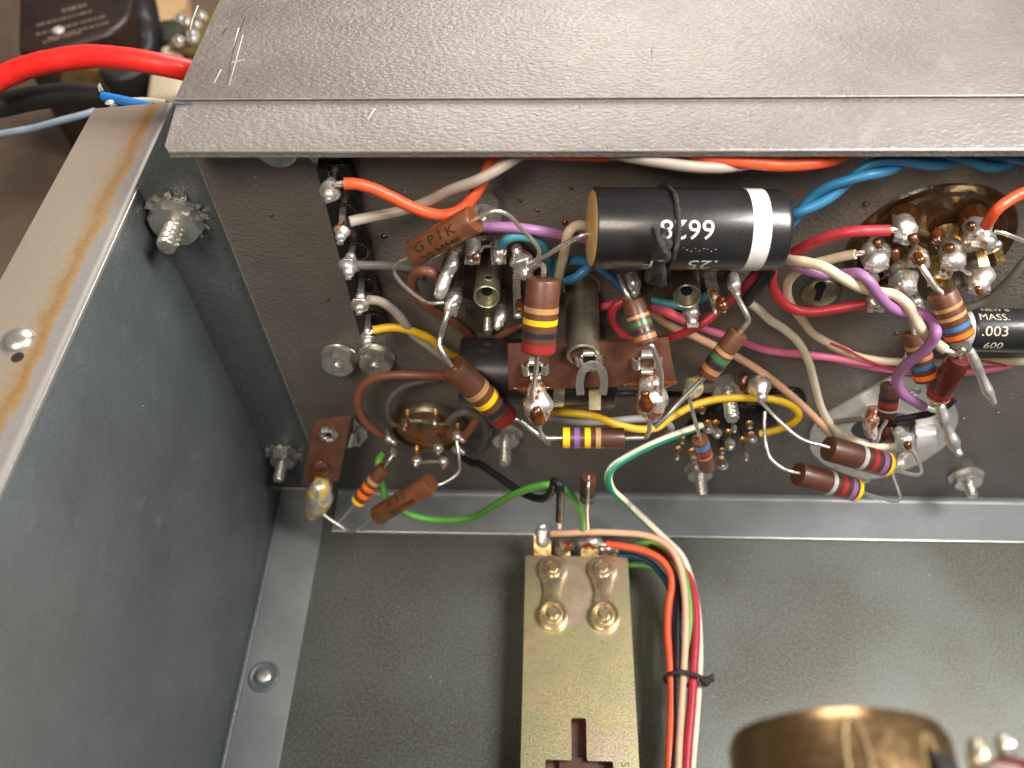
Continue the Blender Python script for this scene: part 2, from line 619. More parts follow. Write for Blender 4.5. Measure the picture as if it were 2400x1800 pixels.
MAT['hole'] = plain('dark_hole', (0.004, 0.004, 0.004), 0.8, 0, 0, bmp=0)
MAT['cord'] = plain('waxed_lacing_cord', (0.028, 0.026, 0.024), 0.6, 0, 0.5, 9, 30, 0.8, 0.05, 0, (0.15, 0.14, 0.13), 0.34, 12)
MAT['rubber'] = plain('black_rubber', (0.014, 0.014, 0.014), 0.5, 0, 0.2, 4, 24, 0.2, 0.02)
MAT['bench'] = plain('brown_bench', (0.115, 0.082, 0.060), 0.55, 0, 0.3, 0.25, 3, 0.1, 0.05)
MAT['plate_grey'] = plain('grey_zinc_plate', (0.60, 0.59, 0.56), 0.40, 0.4, 0.2, 1.5, 14, 0.15, 0.02, 0, (0.14, 0.11, 0.08), 0.33, 2.0)
MAT['pot'] = plain('gilded_pot_can', (0.27, 0.175, 0.085), 0.28, 0.9, 0.15, 1.0, 10, 0.08, 0.02)
MAT['stamp'] = plain('stamped_shadow', (0.20, 0.15, 0.07), 0.5, 0.5, 0.1)
MAT['scuff'] = plain('bare_scuff', (0.62, 0.58, 0.53), 0.45, 0.4, 0.2)
MAT['scuff_dark'] = plain('dark_scuff', (0.035, 0.028, 0.024), 0.6, 0, 0.3)

WC = dict(orange=(0.70, 0.085, 0.025), grey=(0.36, 0.31, 0.26), dgrey=(0.13, 0.115, 0.10), yellow=(0.70, 0.43, 0.015), brown=(0.215, 0.072, 0.045),
          violet=(0.30, 0.135, 0.30), pinkviolet=(0.46, 0.19, 0.33), teal=(0.055, 0.27, 0.33), blue=(0.025, 0.165, 0.33), cream=(0.60, 0.50, 0.35), red=(0.46, 0.030, 0.042),
          crimson=(0.38, 0.027, 0.045), pink=(0.70, 0.095, 0.16), peach=(0.62, 0.37, 0.24), rose=(0.66, 0.155, 0.29), green=(0.10, 0.35, 0.05), dgreen=(0.01, 0.19, 0.10),
          black=(0.014, 0.014, 0.016), white=(0.66, 0.60, 0.46), navy=(0.02, 0.05, 0.12), palegrey=(0.30, 0.31, 0.32), cablered=(0.80, 0.022, 0.018), cableblue=(0.02, 0.22, 0.68), paleblue=(0.25, 0.33, 0.42))
for k, c in WC.items():
    MAT['w_' + k] = plain('insulation_' + k, c, 0.43, 0, 0.12, 1.5, 18, 0.1, 0.012, 0.04, tuple(x * 0.45 for x in c), 0.27, 9, 0.2 if k in ('black', 'navy', 'dgrey') else 0.45)
BC = dict(gold=(0.52, 0.30, 0.105), yellow=(0.86, 0.52, 0.008), black=(0.02, 0.02, 0.024), red=(0.29, 0.020, 0.022), violet=(0.21, 0.105, 0.29), green=(0.028, 0.17, 0.06), brown=(0.42, 0.165, 0.065),
          tan=(0.48, 0.27, 0.11), blue=(0.04, 0.17, 0.40), orange=(0.85, 0.16, 0.01), silver=(0.46, 0.46, 0.44))
for k, c in BC.items():
    MAT['b_' + k] = plain('band_' + k, c, 0.36, 0.25 if k in ('gold', 'silver') else 0, 0.12, 6, 26, 0.06, 0.01, 0.3, (0.118, 0.042, 0.021), 0.23, 12)

# ---------------------------------------------------------------- component builders
def wire(label, pts, r, col, group=None, tips=(), sub=7, name='wire'):
    """insulated hook-up wire; tips = bare strand ends"""
    g = tube(pts, r, 12, sub, wob=r * 0.05)
    if not tips:
        return tag(mk(name, g, MAT['w_' + col]), label, 'wire', group)
    t = thing(name, label, 'wire', pts[0], group)
    mk('insulation', g, MAT['w_' + col], t)
    for tp in tips:
        a, b = Vector(tp[0]), Vector(tp[1])
        s = basis(b - a)
        gs = [tube([a + s[1] * r * 0.3 * math.cos(q) + s[2] * r * 0.3 * math.sin(q), (a + b) / 2 + s[1] * r * 0.34 * math.cos(q + .7) + s[2] * r * 0.34 * math.sin(q + .7), b + s[1] * r * 0.2 * math.cos(q + 1.4) + s[2] * r * 0.2 * math.sin(q + 1.4)], r * 0.22, 6, 3) for q in (0, 1.26, 2.5, 3.8, 5.0)]
        mk('strands', join(*gs), MAT['tin'], t)
    return t

def cyl_body(a, b, r, edge=0.16, n=36):
    L = (Vector(b) - Vector(a)).length
    e = r * edge
    return lathe([(r * 0.001, 0.012), (r * 0.55, 0.008), (r - e, 0), (r - e * 0.3, e * 0.3), (r, e), (r, L - e), (r - e * 0.3, L - e * 0.3), (r - e, L), (r * 0.55, L - 0.008), (r * 0.001, L - 0.012)], a, Vector(b) - Vector(a), n)

def axial(name, label, cat, a, b, r, mat, bands, leads, lr=0.042, group=None, bw=None, lead_mat='tin'):
    """resistor or tubular part: body a->b, bands [(position 0..1, colour)], leads = point lists"""
    a, b = Vector(a), Vector(b)
    t = thing(name, label, cat, a, group)
    mk('body', cyl_body(a, b, r), MAT[mat], t)
    L = (b - a).length
    e = (b - a) / L
    bw = bw or L * 0.075
    for bd in bands:
        p, c = bd[0], bd[1]
        w_ = bw * (bd[2] if len(bd) > 2 else 1)
        h = p * L
        lo, hi = max(h - w_ / 2, r * 0.03), min(h + w_ / 2, L - r * 0.03)
        pr = []
        for s in range(5):
            hh = lo + (hi - lo) * s / 4
            k = min(hh, L - hh)
            ed = r * 0.16
            rr = r + 0.006 if k >= ed else r - ed + math.sqrt(max(0, ed * ed - (ed - k) ** 2)) + 0.006
            pr.append((rr, hh))
        g = lathe([(pr[0][0] - 0.02, pr[0][1])] + pr + [(pr[-1][0] - 0.02, pr[-1][1])], a, e, 36)
        mk('band', g, MAT['b_' + c], t)
    for ld in leads:
        mk('lead', tube(ld, lr, 10, 6), MAT[lead_mat], t)
    return t

def hexpts(r, c, u, v, rot=0):
    return [c + (u * math.cos(rot + math.pi / 3 * k) + v * math.sin(rot + math.pi / 3 * k)) * r for k in range(6)]

def hex_nut(r, h, base, axis, rot=0.0):
    e, u, v = basis(axis)
    n = 24
    vs, fs = [], []
    def rad(a, lim):
        q = (a - rot) % (math.pi / 3) - math.pi / 6
        return min(r * math.cos(math.pi / 6) / math.cos(q), lim)
    prof = [(0.0, r * 0.96), (0.08 * h, r * 1.05), (0.80 * h, r * 1.05), (1.0 * h, r * 0.90)]
    b = Vector(base)
    for hh, lim in prof:
        for j in range(n):
            a = 2 * math.pi * j / n + rot
            vs.append(b + e * hh + (u * math.cos(a) + v * math.sin(a)) * rad(a, lim))
    m = len(prof)
    for i in range(m - 1):
        for j in range(n):
            k = (j + 1) % n
            fs.append((i * n + j, i * n + k, (i + 1) * n + k, (i + 1) * n + j))
    fs.append(tuple(range(n))[::-1])
    fs.append(tuple((m - 1) * n + j for j in range(n)))
    return vs, fs

def thread(r, L, base, axis, pitch):
    e, u, v = basis(axis)
    b = Vector(base)
    n, per = 20, 6
    m = int(L / pitch * per) + 1
    vs, fs = [], []
    for i in range(m):
        h = L * i / (m - 1)
        for j in range(n):
            a = 2 * math.pi * j / n
            ph = (h / pitch - j / n) % 1.0
            k = abs(ph - 0.5) * 2
            rr = r * (0.64 + 0.36 * k)
            if h > L - pitch * 0.8:
                rr = min(rr, r * (0.78 + 0.2 * (L - h) / (pitch * 0.8)))
            vs.append(b + e * h + (u * math.cos(a) + v * math.sin(a)) * rr)
    for i in range(m - 1):
        for j in range(n):
            k = (j + 1) % n
            fs.append((i * n + j, i * n + k, (i + 1) * n + k, (i + 1) * n + j))
    fs.append(tuple(range(n))[::-1])
    fs.append(tuple((m - 1) * n + j for j in range(n)))
    return vs, fs

def star_washer(r, h, base, axis, teeth=12):
    e, u, v = basis(axis)
    b = Vector(base)
    gs = [lathe([(r * 0.45, 0), (r * 0.84, 0), (r * 0.84, h), (r * 0.45, h)], base, axis, 30, closed=True)]
    for k in range(teeth):
        a = 2 * math.pi * k / teeth
        d = u * math.cos(a) + v * math.sin(a)
        t = v * math.cos(a) - u * math.sin(a)
        q = [b + d * r * 0.80 - t * r * 0.10, b + d * r * 0.80 + t * r * 0.10, b + d * r * 1.08 + t * r * 0.075 + e * h * 0.8, b + d * r * 1.08 - t * r * 0.075 - e * h * 0.2]
        gs.append(prism(q, e * h))
    return join(*gs)

def bolt(label, base, r, L, nr, nh, washer=None, axis=(0, -1, 0), rot=0.2, group='nuts and bolts through the chassis', wr=None, name='bolt'):
    t = thing(name, label, 'bolt', base, group)
    b = Vector(base)
    e = Vector(axis).normalized()
    h0 = 0.0
    if washer == 'star':
        mk('lock_washer', star_washer(wr or nr * 1.12, 0.07, b + e * 0.01, e, 12), MAT['steel'], t, smooth=30)
        h0 = 0.1
    elif washer == 'flat':
        w_ = wr or nr * 1.1
        mk('washer', lathe([(r * 1.05, 0), (w_ * 0.97, 0), (w_, 0.02), (w_, 0.05), (w_ * 0.95, 0.075), (r * 1.05, 0.075)], b + e * 0.005, e, 32, closed=True), MAT['steel'], t)
        h0 = 0.08
    mk('nut', hex_nut(nr, nh, b + e * h0, e, rot), MAT['steel'], t, smooth=25)
    mk('threaded_shank', thread(r, L, b + e * 0.02, e, r * 0.62), MAT['steel'], t, smooth=60)
    return t

def eyelet(parent, c, n, u, s, name='eyelet_clip', mat='steel', hole=True):
    """four bent metal tabs clinched round a hole"""
    c, n, u = Vector(c), Vector(n).normalized(), Vector(u)
    u = (u - n * u.dot(n)).normalized()
    v = n.cross(u)
    gs = []
    for k in range(4):
        a = math.pi / 2 * k
        d = u * math.cos(a) + v * math.sin(a)
        t = v * math.cos(a) - u * math.sin(a)
        gs.append(strip([c + d * s * 0.62 - n * 0.02, c + d * s * 0.66 + n * 0.09, c + d * s * 0.86 + n * 0.13, c + d * s * 1.12 + n * 0.06, c + d * s * 1.18 + n * 0.015], s * 0.95, 0.045, t, 4))
    gs.append(lathe([(s * 0.60, 0.0), (s * 0.86, 0.0), (s * 0.86, 0.05), (s * 0.60, 0.05)], c, n, 20, closed=True))
    e = mk(name, join(*gs), MAT[mat], parent)
    if hole:
        mk('hole', lathe([(s * 0.58, 0.0), (s * 0.58, 0.012)], c, n, 16), MAT['hole'], e)
    return e

MAT['paint_left_foot_lit'] = leather_paint('grey_enamel_left_foot_lit', (0.15, 0.157, 0.16), 0.34, 0.18)  # wall enamel painted lighter, for the light the flat left foot catches
MAT['socket_amber'] = plain('amber_brown_wafer', (0.17, 0.066, 0.015), 0.3, 0, 0.35, 2.5, 14, 0.2, 0.03, 0.3)
MAT['dark_rim'] = plain('tarnished_rim', (0.16, 0.14, 0.10), 0.35, 0.8, 0.3)
MAT['pin_base'] = plain('black_moulding', (0.008, 0.007, 0.006), 0.3, 0, 0.4, 3)
MAT['link'] = plain('bronze_link', (0.66, 0.53, 0.36), 0.27, 0.9, 0.2, 2.5, 18, 0.1, 0.015)
MAT['ab_dark'] = plain('brown_black_moulding', (0.022, 0.013, 0.010), 0.38, 0, 0.3, 0.6, 4, 0.1, 0.03)
MAT['ab_print'] = plain('faint_tan_print', (0.15, 0.11, 0.085), 0.6, 0, 0.2, 1)
MAT['ab_tan'] = plain('tan_card', (0.50, 0.33, 0.17), 0.7, 0, 0.15, 0.3)
MAT['ab_green'] = plain('green_black_plastic', (0.03, 0.034, 0.024), 0.5, 0, 0.2, 0.6)
MAT['ab_cream'] = plain('cream_ceramic', (0.42, 0.37, 0.26), 0.5, 0, 0.2, 0.4)
MAT['ab_olive'] = plain('olive_brass', (0.20, 0.135, 0.05), 0.4, 0.5, 0.4, 0.7)


# ================================================================ the setting
tag(mk('workbench', box(-70, 70, -45, 75, -2.0, -1.2), MAT['bench'], smooth=False), 'brown workbench top under and behind the chassis', kind='structure')

# ================================================================ chassis: bent sheet steel
ch = thing('chassis', 'grey enamelled steel chassis with tan top flange and open front', 'chassis', (0, 0, 0))

# left side wall with its turned-out top flange
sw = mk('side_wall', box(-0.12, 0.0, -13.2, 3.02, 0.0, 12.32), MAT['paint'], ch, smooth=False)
soften(sw, 0.02)
prof = [(0.0, 12.30)] + [(-0.14 + 0.14 * math.cos(a), 12.30 + 0.14 * math.sin(a)) for a in [math.radians(q) for q in (15, 30, 45, 60, 75, 90)]] + [(-1.80, 12.44), (-1.80, 12.33), (-0.14, 12.33), (-0.12, 12.29)]
cut = 0.22
n = len(prof)
vs = [(x, -13.2, z) for x, z in prof] + [(x, 3.0 - (cut if x < -1.7 else 0), z) for x, z in prof]
fl = mk('top_flange', (vs, [tuple(range(n)), tuple(range(n, 2 * n))[::-1]] + [(i, (i + 1) % n, n + (i + 1) % n, n + i) for i in range(n)]), MAT['flange'], sw, smooth=50)
rv = mk('rivet', lathe([(0.30, -0.02), (0.29, 0.03), (0.22, 0.10), (0.12, 0.14), (0.001, 0.15)], (-0.869, -4.053, 12.44), (0, 0, 1), 28), MAT['steel'], sw)
mk('rivet', lathe([(0.11, 0), (0.11, 0.006)], (-0.733, -4.442, 12.441), (0, 0, 1), 16), MAT['hole'], sw)
for q in ((-1.506, 2.983, 12.46),):
    mk('nick', lathe([(0.10, 0), (0.07, 0.02)], q, (0, 0, 1), 12), MAT['scuff'], sw)

# the wall's inner tab that the socket panel is screwed to, and its foot flange
tb = mk('mounting_tab', prism([(0.0, 0.10, 0.12), (2.4, 0.10, 0.12), (2.4, 0.10, 14.3), (1.46, 0.10, 14.409), (1.195, 0.10, 14.057), (0.808, 0.10, 13.545), (0.378, 0.10, 12.974), (-0.04, 0.10, 12.42), (0.0, 0.10, 12.2)], (0, 0.10, 0)), MAT['paint'], ch, smooth=False)
ff = mk('foot_flange', box(0.0, 1.55, -13.2, 0.08, 0.0, 0.10), MAT['paint_left_foot_lit'], ch, smooth=False)
soften(ff, 0.03)
bd = mk('wall_bend', lathe([(0.10, 0), (0.10, 13.1)], (0.06, -13.1, 0.07), (0, 1, 0), 16), MAT['paint'], ch)
mk('rivet', lathe([(0.44, 0.0), (0.43, 0.03), (0.37, 0.05), (0.32, 0.02), (0.26, 0.02), (0.24, 0.07), (0.18, 0.09), (0.001, 0.095)], (0.672, -5.941, 0.1), (0, 0, 1), 28), MAT['paint'], ff)
mk('rivet_core', lathe([(0.21, 0), (0.20, 0.05), (0.15, 0.085), (0.001, 0.09)], (0.694, -5.947, 0.18), (0, 0, 1), 24), MAT['steel'], ff)

# floor plate
mk('floor_plate', box(-0.05, 30.0, -13.4, 0.4, -0.30, 0.0), MAT['floor'], ch, smooth=False)

# socket panel with foot
PX = 1.53
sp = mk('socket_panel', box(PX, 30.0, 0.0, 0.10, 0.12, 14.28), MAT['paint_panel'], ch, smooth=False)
soften(sp, 0.012)
R0 = 0.16
prof = [(0.09, 0.30), (0.0, 0.30)] + [(-R0 + R0 * math.cos(a), 0.28 - 0.0 - R0 * math.sin(a)) for a in [math.radians(q) for q in (10, 30, 50, 70, 90)]] + [(-1.40, 0.12), (-1.42, 0.10), (-1.42, 0.015), (0.09, 0.015)]
n = len(prof)
vs = [(1.86, y, z) for y, z in prof] + [(30.0, y, z) for y, z in prof]
ft = mk('panel_foot', (vs, [tuple(range(n)), tuple(range(n, 2 * n))[::-1]] + [(i, (i + 1) % n, n + (i + 1) % n, n + i) for i in range(n)]), MAT['paint_foot_lit'], sp, smooth=40)

# deck over the rear with its overhanging lip
prof = [(9.0, 14.40), (0.30, 14.40), (-0.90, 14.19), (-0.97, 14.165), (-1.0, 14.12), (-1.0, 14.02), (-0.96, 13.985), (-0.88, 13.985), (0.30, 14.10), (9.0, 14.10)]
n = len(prof)
left = [1.50] * n
vs = [(1.50 + (0.07 if y < -0.93 else 0.0), y, z) for y, z in prof] + [(30.0, y, z) for y, z in prof]
lip = mk('deck_lip', (vs, [tuple(range(n)), tuple(range(n, 2 * n))[::-1]] + [(i, (i + 1) % n, n + (i + 1) % n, n + i) for i in range(n)]), MAT['paint_deck'], ch, smooth=25)
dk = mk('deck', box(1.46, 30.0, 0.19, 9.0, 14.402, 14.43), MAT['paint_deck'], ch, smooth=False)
soften(dk, 0.01)
for pts, wd, mt in (([(1.054, 3.521, 14.432), (1.078, 3.011, 14.432), (1.141, 2.552, 14.432)],.035,'scuff'), ([(2.164, 3.084, 14.432), (2.2, 1.878, 14.432), (2.342, 0.691, 14.432)],.03,'scuff_dark'), ([(2.128, 2.642, 14.432), (2.201, 1.796, 14.432)],.03,'scuff'),
                    ([(2.273, 2.381, 14.432), (2.405, 0.615, 14.432)],.02,'scuff'), ([(2.122, 1.155, 14.432), (2.091, 0.694, 14.432)],.025,'scuff'), ([(1.877, 2.646, 14.432), (1.829, 2.37, 14.432)],.05,'scuff_dark'),
                    ([(2.268, 1.391, 14.432), (2.519, 1.5, 14.432)],.02,'scuff'), ([(10.473, 1.796, 14.432), (10.445, 1.383, 14.432)],.02,'scuff_dark'), ([(5.269, -0.031, 14.36), (5.176, -0.325, 14.34)],.02,'scuff')):
    g = strip([Vector(p) for p in pts], wd, 0.004, (1, 0.4, 0), 4, (1.0, 0.4))
    mk('scratch', g, MAT[mt], dk, smooth=False)

for par, a_, b_, r_ in ((lip, (1.58, -0.985, 14.14), (30, -0.985, 14.14), 0.030), (dk, (1.47, 0.193, 14.424), (30, 0.193, 14.424), 0.014), (sp, (PX + 0.004, 0.0, 0.35), (PX + 0.004, 0.0, 14.0), 0.016),
                        (ft, (1.87, -1.412, 0.112), (30, -1.412, 0.112), 0.016), (ff, (0.05, -13.0, 0.10), (0.05, 0.0, 0.10), 0.022), (sw, (-0.01, -13.0, 12.37), (-0.01, 2.98, 12.37), 0.016)):
    mk('worn_edge', tube([a_, b_], r_, 8, wob=0.006), MAT['edge'], par)

# front and right walls close the box (just outside the picture)
mk('front_wall', box(-0.12, 30.0, -13.6, -13.42, -0.3, 16.6), MAT['paint'], ch, smooth=False)
mk('end_wall', box(29.2, 29.35, -13.4, -0.02, 0.01, 12.4), MAT['paint'], ch, smooth=False)

# ================================================================ nuts and bolts
OUT = (0, -1, 0)
bolt('large bolt with toothed lock washer on the left wall tab near the deck lip', (0.623, 0.09, 11.675), 0.235, 0.98, 0.56, 0.30, 'star', rot=0.15, wr=0.62)
bolt('bolt with toothed washer low in the corner beside the small terminal board', (0.592, 0.09, 2.229), 0.17, 0.95, 0.40, 0.26, 'star', rot=0.5, wr=0.52)
bolt('left of the two short nuts under the black terminal strip', (3.227, 0, 7.091), 0.15, 0.46, 0.43, 0.32, 'flat', rot=0.1)
bolt('right of the two short nuts under the black terminal strip', (4.179, 0, 7.103), 0.15, 0.46, 0.43, 0.32, 'flat', rot=0.35)
bolt('bolt between the brown miniature socket and the yellow violet resistor', (7.352, 0, 3.62), 0.17, 1.05, 0.42, 0.25, 'flat', rot=0.3, wr=0.47)
bolt('bolt in the middle of the yellow wire loop above the black pin socket', (13.095, -0.25, 6.347), 0.19, 1.10, 0.44, 0.32, None, rot=0.0)
bolt('bolt below the black pin socket beside the small blue banded resistor', (13.08, 0, 1.878), 0.17, 1.00, 0.40, 0.25, 'flat', rot=0.4)
bolt('bolt at lower right below the tinned posts', (20.999, 0, 1.627), 0.17, 0.72, 0.42, 0.24, 'flat', rot=0.1, wr=0.5)

sh = thing('slotted_screw', 'dull slotted screw head left of the large dark socket', 'screw', (14.659, 0, 9.507), 'nuts and bolts through the chassis')
mk('head', lathe([(0.46, 0), (0.46, 0.05), (0.42, 0.13), (0.30, 0.20), (0.15, 0.235), (0.001, 0.24)], (14.659, 0, 9.507), OUT, 32), MAT['nickel'], sh)
mk('slot', join(box(*sorted(((14.557, -0.2, 9.756)[0] - 0.07, (14.557, -0.2, 9.756)[0] + 0.07)), -0.247, -0.2, (14.557, -0.2, 9.756)[2] - 0.30, (14.557, -0.2, 9.756)[2] + 0.22), lathe([(0.13, 0.0), (0.13, 0.05)], (14.519, -0.2, 9.904), OUT, 14)), MAT['hole'], sh, smooth=False)
wsh = thing('washer', 'left of two washers half hidden under the deck lip', 'washer', (3.133, 0, 13.333), 'nuts and bolts through the chassis')
mk('washer_disc', lathe([(0.42, 0), (0.42, 0.07), (0.36, 0.10), (0.001, 0.10)], (3.19, 0, 13.47), OUT, 28), MAT['steel'], wsh)
wsh = thing('washer', 'right of two washers half hidden under the deck lip', 'washer', (4.122, 0, 13.358), 'nuts and bolts through the chassis')
mk('washer_disc', lathe([(0.38, 0), (0.38, 0.07), (0.33, 0.10), (0.001, 0.10)], (4.121, 0, 13.468), OUT, 28), MAT['steel'], wsh)

# ================================================================ black terminal strip with five lugs
ts = thing('terminal_strip', 'upright black terminal strip with five soldered lugs', 'terminal strip', (3.826, 0, 10.988))
x0, x1 = 4.0, (4.649, -0.3, 11.274)[0]
z1, z0 = (4.329, -0.3, 13.307)[2], (4.186, -0.3, 8.286)[2]
bo = mk('board', box(x0, x1, -0.30, 0.0, z0, z1), MAT['bakelite'], ts, smooth=False)
soften(bo, 0.02)
rb = mk('ridge', box(x0, x0 + 0.24, -0.40, -0.30, z0 + 0.02, z1 - 0.02), MAT['bakelite'], bo, smooth=False)
soften(rb, 0.02)
HOLES = [(4.333, -0.31, 12.102), (4.41, -0.31, 11.03), (4.403, -0.31, 9.959), (4.439, -0.31, 8.783)]
for i, h in enumerate(HOLES):
    mk('hole', lathe([(0.20, 0), (0.20, 0.004)], h, OUT, 20), MAT['hole'], bo)
    mk('hole_rim', lathe([(0.205, 0), (0.245, 0), (0.235, 0.03), (0.215, 0.03)], h, OUT, 24, closed=True), MAT['socket_brown'], bo)
LUGS = [([(4.274, -0.3, 13.027), (4.33, -0.7, 13.157), (4.373, -1.05, 13.254)], [(4.347, -0.75, 13.199), (4.373, -1, 13.24), (4.39, -1.18, 13.322)], [0.13, 0.21, 0.12], 'solder'),
        ([(4.317, -0.3, 12.216), (4.374, -0.65, 12.296), (4.401, -1, 12.277)], [(4.415, -0.85, 12.293), (4.407, -1, 12.246), (4.404, -1.18, 12.244)], [0.10, 0.175, 0.10], 'solder_flux'),
        ([(4.328, -0.3, 11.139), (4.366, -0.65, 11.274), (4.383, -1, 11.284)], [(4.403, -0.85, 11.386), (4.383, -1, 11.284), (4.394, -1.18, 11.263)], [0.10, 0.25, 0.13], 'solder'),
        ([(4.335, -0.3, 10.079), (4.396, -0.65, 10.223), (4.42, -1, 10.229)], [(4.416, -0.9, 10.213), (4.401, -1, 10.117), (4.425, -1.18, 10.185)], [0.12, 0.20, 0.13], 'solder'),
        ([(4.309, -0.3, 8.954), (4.361, -0.65, 9.067), (4.386, -1, 9.067)], [(4.39, -0.9, 9.092), (4.364, -1, 8.964), (4.375, -1.12, 8.963)], [0.09, 0.165, 0.12], 'solder')]
for i, (st, bl, rr, mt) in enumerate(LUGS):
    lg = mk('lug', strip(st, 0.13, 0.05, (1, 0, 0.2)), MAT['tin'], ts, smooth=False)
    mk('solder_joint', blob(bl, rr, seed=i), MAT[mt], lg, smooth='all')
    mk('lug_tip', strip([Vector(bl[1]), Vector(bl[2]) + Vector((0, -0.16, -0.05))], 0.11, 0.06, (1, 0, 0.2)), MAT['tin'], lg, smooth=False)


# ================================================================ brown tubular capacitor over the first socket
TOCAM = lambda p: (CAM - Vector(p)).normalized()
a, b = Vector((5.901, -1.75, 12.333)), Vector((7.155, -1.75, 13.225))
c1 = axial('tubular_capacitor', 'brown dipped tubular capacitor hand printed GP1K above the first tube socket', 'capacitor', a, b, 0.265, 'ceramic', [], [
    [(5.901, -1.75, 12.333), (5.787, -1.75, 12.225), (5.577, -1.7, 12.035), (5.458, -1.65, 11.777), (5.501, -1.6, 11.465), (5.702, -1.5, 10.989), (5.917, -1.35, 10.565), (6.051, -1.25, 10.403), (6.258, -1.15, 10.314)],
    [(7.154, -1.75, 13.212), (7.296, -1.75, 13.295), (7.511, -1.75, 13.405), (7.716, -1.7, 13.306), (7.979, -1.6, 12.865), (8.234, -1.5, 12.39), (8.322, -1.4, 12.05), (8.274, -1.3, 11.763), (8.133, -1.2, 11.55)]])
m_ = a.lerp(b, 0.44)
n_ = TOCAM(m_)
e_ = (b - a).normalized()
def rot_about(v, e, deg):
    return Matrix.Rotation(math.radians(deg), 3, e) @ v
mk('printed_text', wrap_text('G P I K', 0.26, a.lerp(b, 0.47), e_, rot_about(n_, e_, -12), 0.270, 1.25, 0.05), MAT['black_print'], c1, smooth=False)
mk('printed_text', wrap_text('20 MMF', 0.23, a.lerp(b, 0.47), e_, rot_about(n_, e_, 44), 0.270, 1.25, 0.05), MAT['black_print'], c1, smooth=False)

# ================================================================ big black capacitor
a, b = Vector((9.309, -1.46, 12.73)), Vector((12.884, -1.22, 12.475))
r_ = 0.765
ax = (b - a).normalized()
cp = thing('large_capacitor', 'large black capacitor with white band, 6628 print and cream end', 'capacitor', a)
L = (b - a).length
mk('body', lathe([(r_ * 0.90, 0.0), (r_ * 0.975, 0.0), (r_, 0.03), (r_, L - 0.10), (r_ * 0.985, L - 0.04), (r_ * 0.94, L), (r_ * 0.6, L - 0.02), (0.001, L - 0.02)], a, ax, 64), MAT['cap_black'], cp)
mk('end_seal', lathe([(r_ * 0.93, 0.04), (r_ * 0.93, -0.01), (r_ * 0.88, -0.03), (0.3, -0.05), (0.001, -0.055)], a, ax, 48), MAT['wax_end'], cp)
tx = lambda f: a.lerp(b, f)
f0, f1 = 0.790, 0.885
mk('white_band', lathe([(r_ - 0.01, f0 * L), (r_ + 0.006, f0 * L), (r_ + 0.006, f1 * L), (r_ - 0.01, f1 * L)], a, ax, 64, closed=True), MAT['white_print'], cp)
nc = TOCAM(tx(0.5))
mk('printed_text', wrap_text('6628', 0.50, tx(0.452), -ax, rot_about(nc, ax, -1), r_ + 0.008, 1.02), MAT['white_print'], cp, smooth=False)
mk('printed_text', wrap_text('.25', 0.40, tx(0.56), -ax, rot_about(nc, ax, 56), r_ + 0.008, 1.2), MAT['white_print'], cp, smooth=False)
mk('printed_text', wrap_text('F', 0.40, tx(0.28), -ax, rot_about(nc, ax, 56), r_ + 0.008, 1.2), MAT['white_print'], cp, smooth=False)
for k in range(9):
    q = text_geo('-' if k % 2 else '.', 0.16)
    mk('worn_print', wrap_text('-' if k % 3 else '.', 0.10, tx(0.44 + 0.021 * k), -ax, rot_about(nc, ax, 27 + (k * 37 % 5)), r_ + 0.008), MAT['white_print'], cp, smooth=False)
mk('lead', tube([(9.335, -1.46, 12.634), (9.116, -1.55, 12.629), (8.774, -1.5, 12.343), (8.465, -1.4, 11.968), (8.188, -1.25, 11.612), (8.057, -1.2, 11.466)], 0.048, 10, 6), MAT['tin'], cp)
# lacing cord tied round it
lc = thing('lacing_cord', 'frayed black cord knotted round the large capacitor', 'cord', tx(0.40))
ring = []
e, u, v = basis(ax)
for k in range(33):
    t = 2 * math.pi * k / 32
    ring.append(tx(0.375) + ax * (0.10 * math.sin(t + 0.8)) + (u * math.cos(t) + v * math.sin(t)) * (r_ + 0.035))
mk('loop', tube(ring, 0.052, 9, 3, wob=0.03), MAT['cord'], lc)
kn = [(10.567, -2.14, 13.348), (10.517, -2.25, 13.174), (10.614, -2.35, 13.158), (10.542, -2.4, 13.037), (10.419, -2.3, 13.11), (10.373, -2.2, 13.403), (10.428, -2.35, 13.268), (10.611, -2.4, 12.98), (10.54, -2.35, 12.729), (10.403, -2.35, 12.845), (10.567, -2.45, 13.142)]
mk('knot', tube(kn, 0.075, 9, 6, wob=0.05), MAT['cord'], lc)
for tl in ([(10.515, -2.4, 12.923), (10.482, -2.3, 12.531), (10.386, -2.25, 12.269), (10.388, -2.2, 12.078)], [(10.576, -2.4, 12.923), (10.552, -2.3, 12.472), (10.513, -2.2, 12.126), (10.648, -2.15, 11.918)], [(10.538, -2.4, 12.894), (10.577, -2.3, 12.442), (10.584, -2.2, 12.064), (10.559, -2.2, 12.001)]):
    mk('frayed_tail', tube(list(tl), [0.075, 0.10, 0.11, 0.06], 9, 5, wob=0.08), MAT['cord'], lc)

# ================================================================ second black capacitor, behind the phenolic strip
a, b = Vector((6.434, -1, 7.766)), Vector((10.111, -1, 7.617))
ax2 = (b - a).normalized()
L = (b - a).length
rr = 0.80
c2 = thing('black_capacitor', 'dusty black capacitor lying behind the brown terminal strip', 'capacitor', a)
mk('body', lathe([(0.001, 0.03), (rr * 0.9, 0.03), (rr * 0.97, 0), (rr, 0.03), (rr, L - 0.03), (rr * 0.97, L), (0.001, L)], a, ax2, 56), MAT['cap_black'], c2)
mk('mounting_strap', lathe([(rr + 0.005, L * 0.60), (rr + 0.03, L * 0.60), (rr + 0.03, L * 0.67), (rr + 0.005, L * 0.67)], a, ax2, 56, closed=True), MAT['steel'], c2)

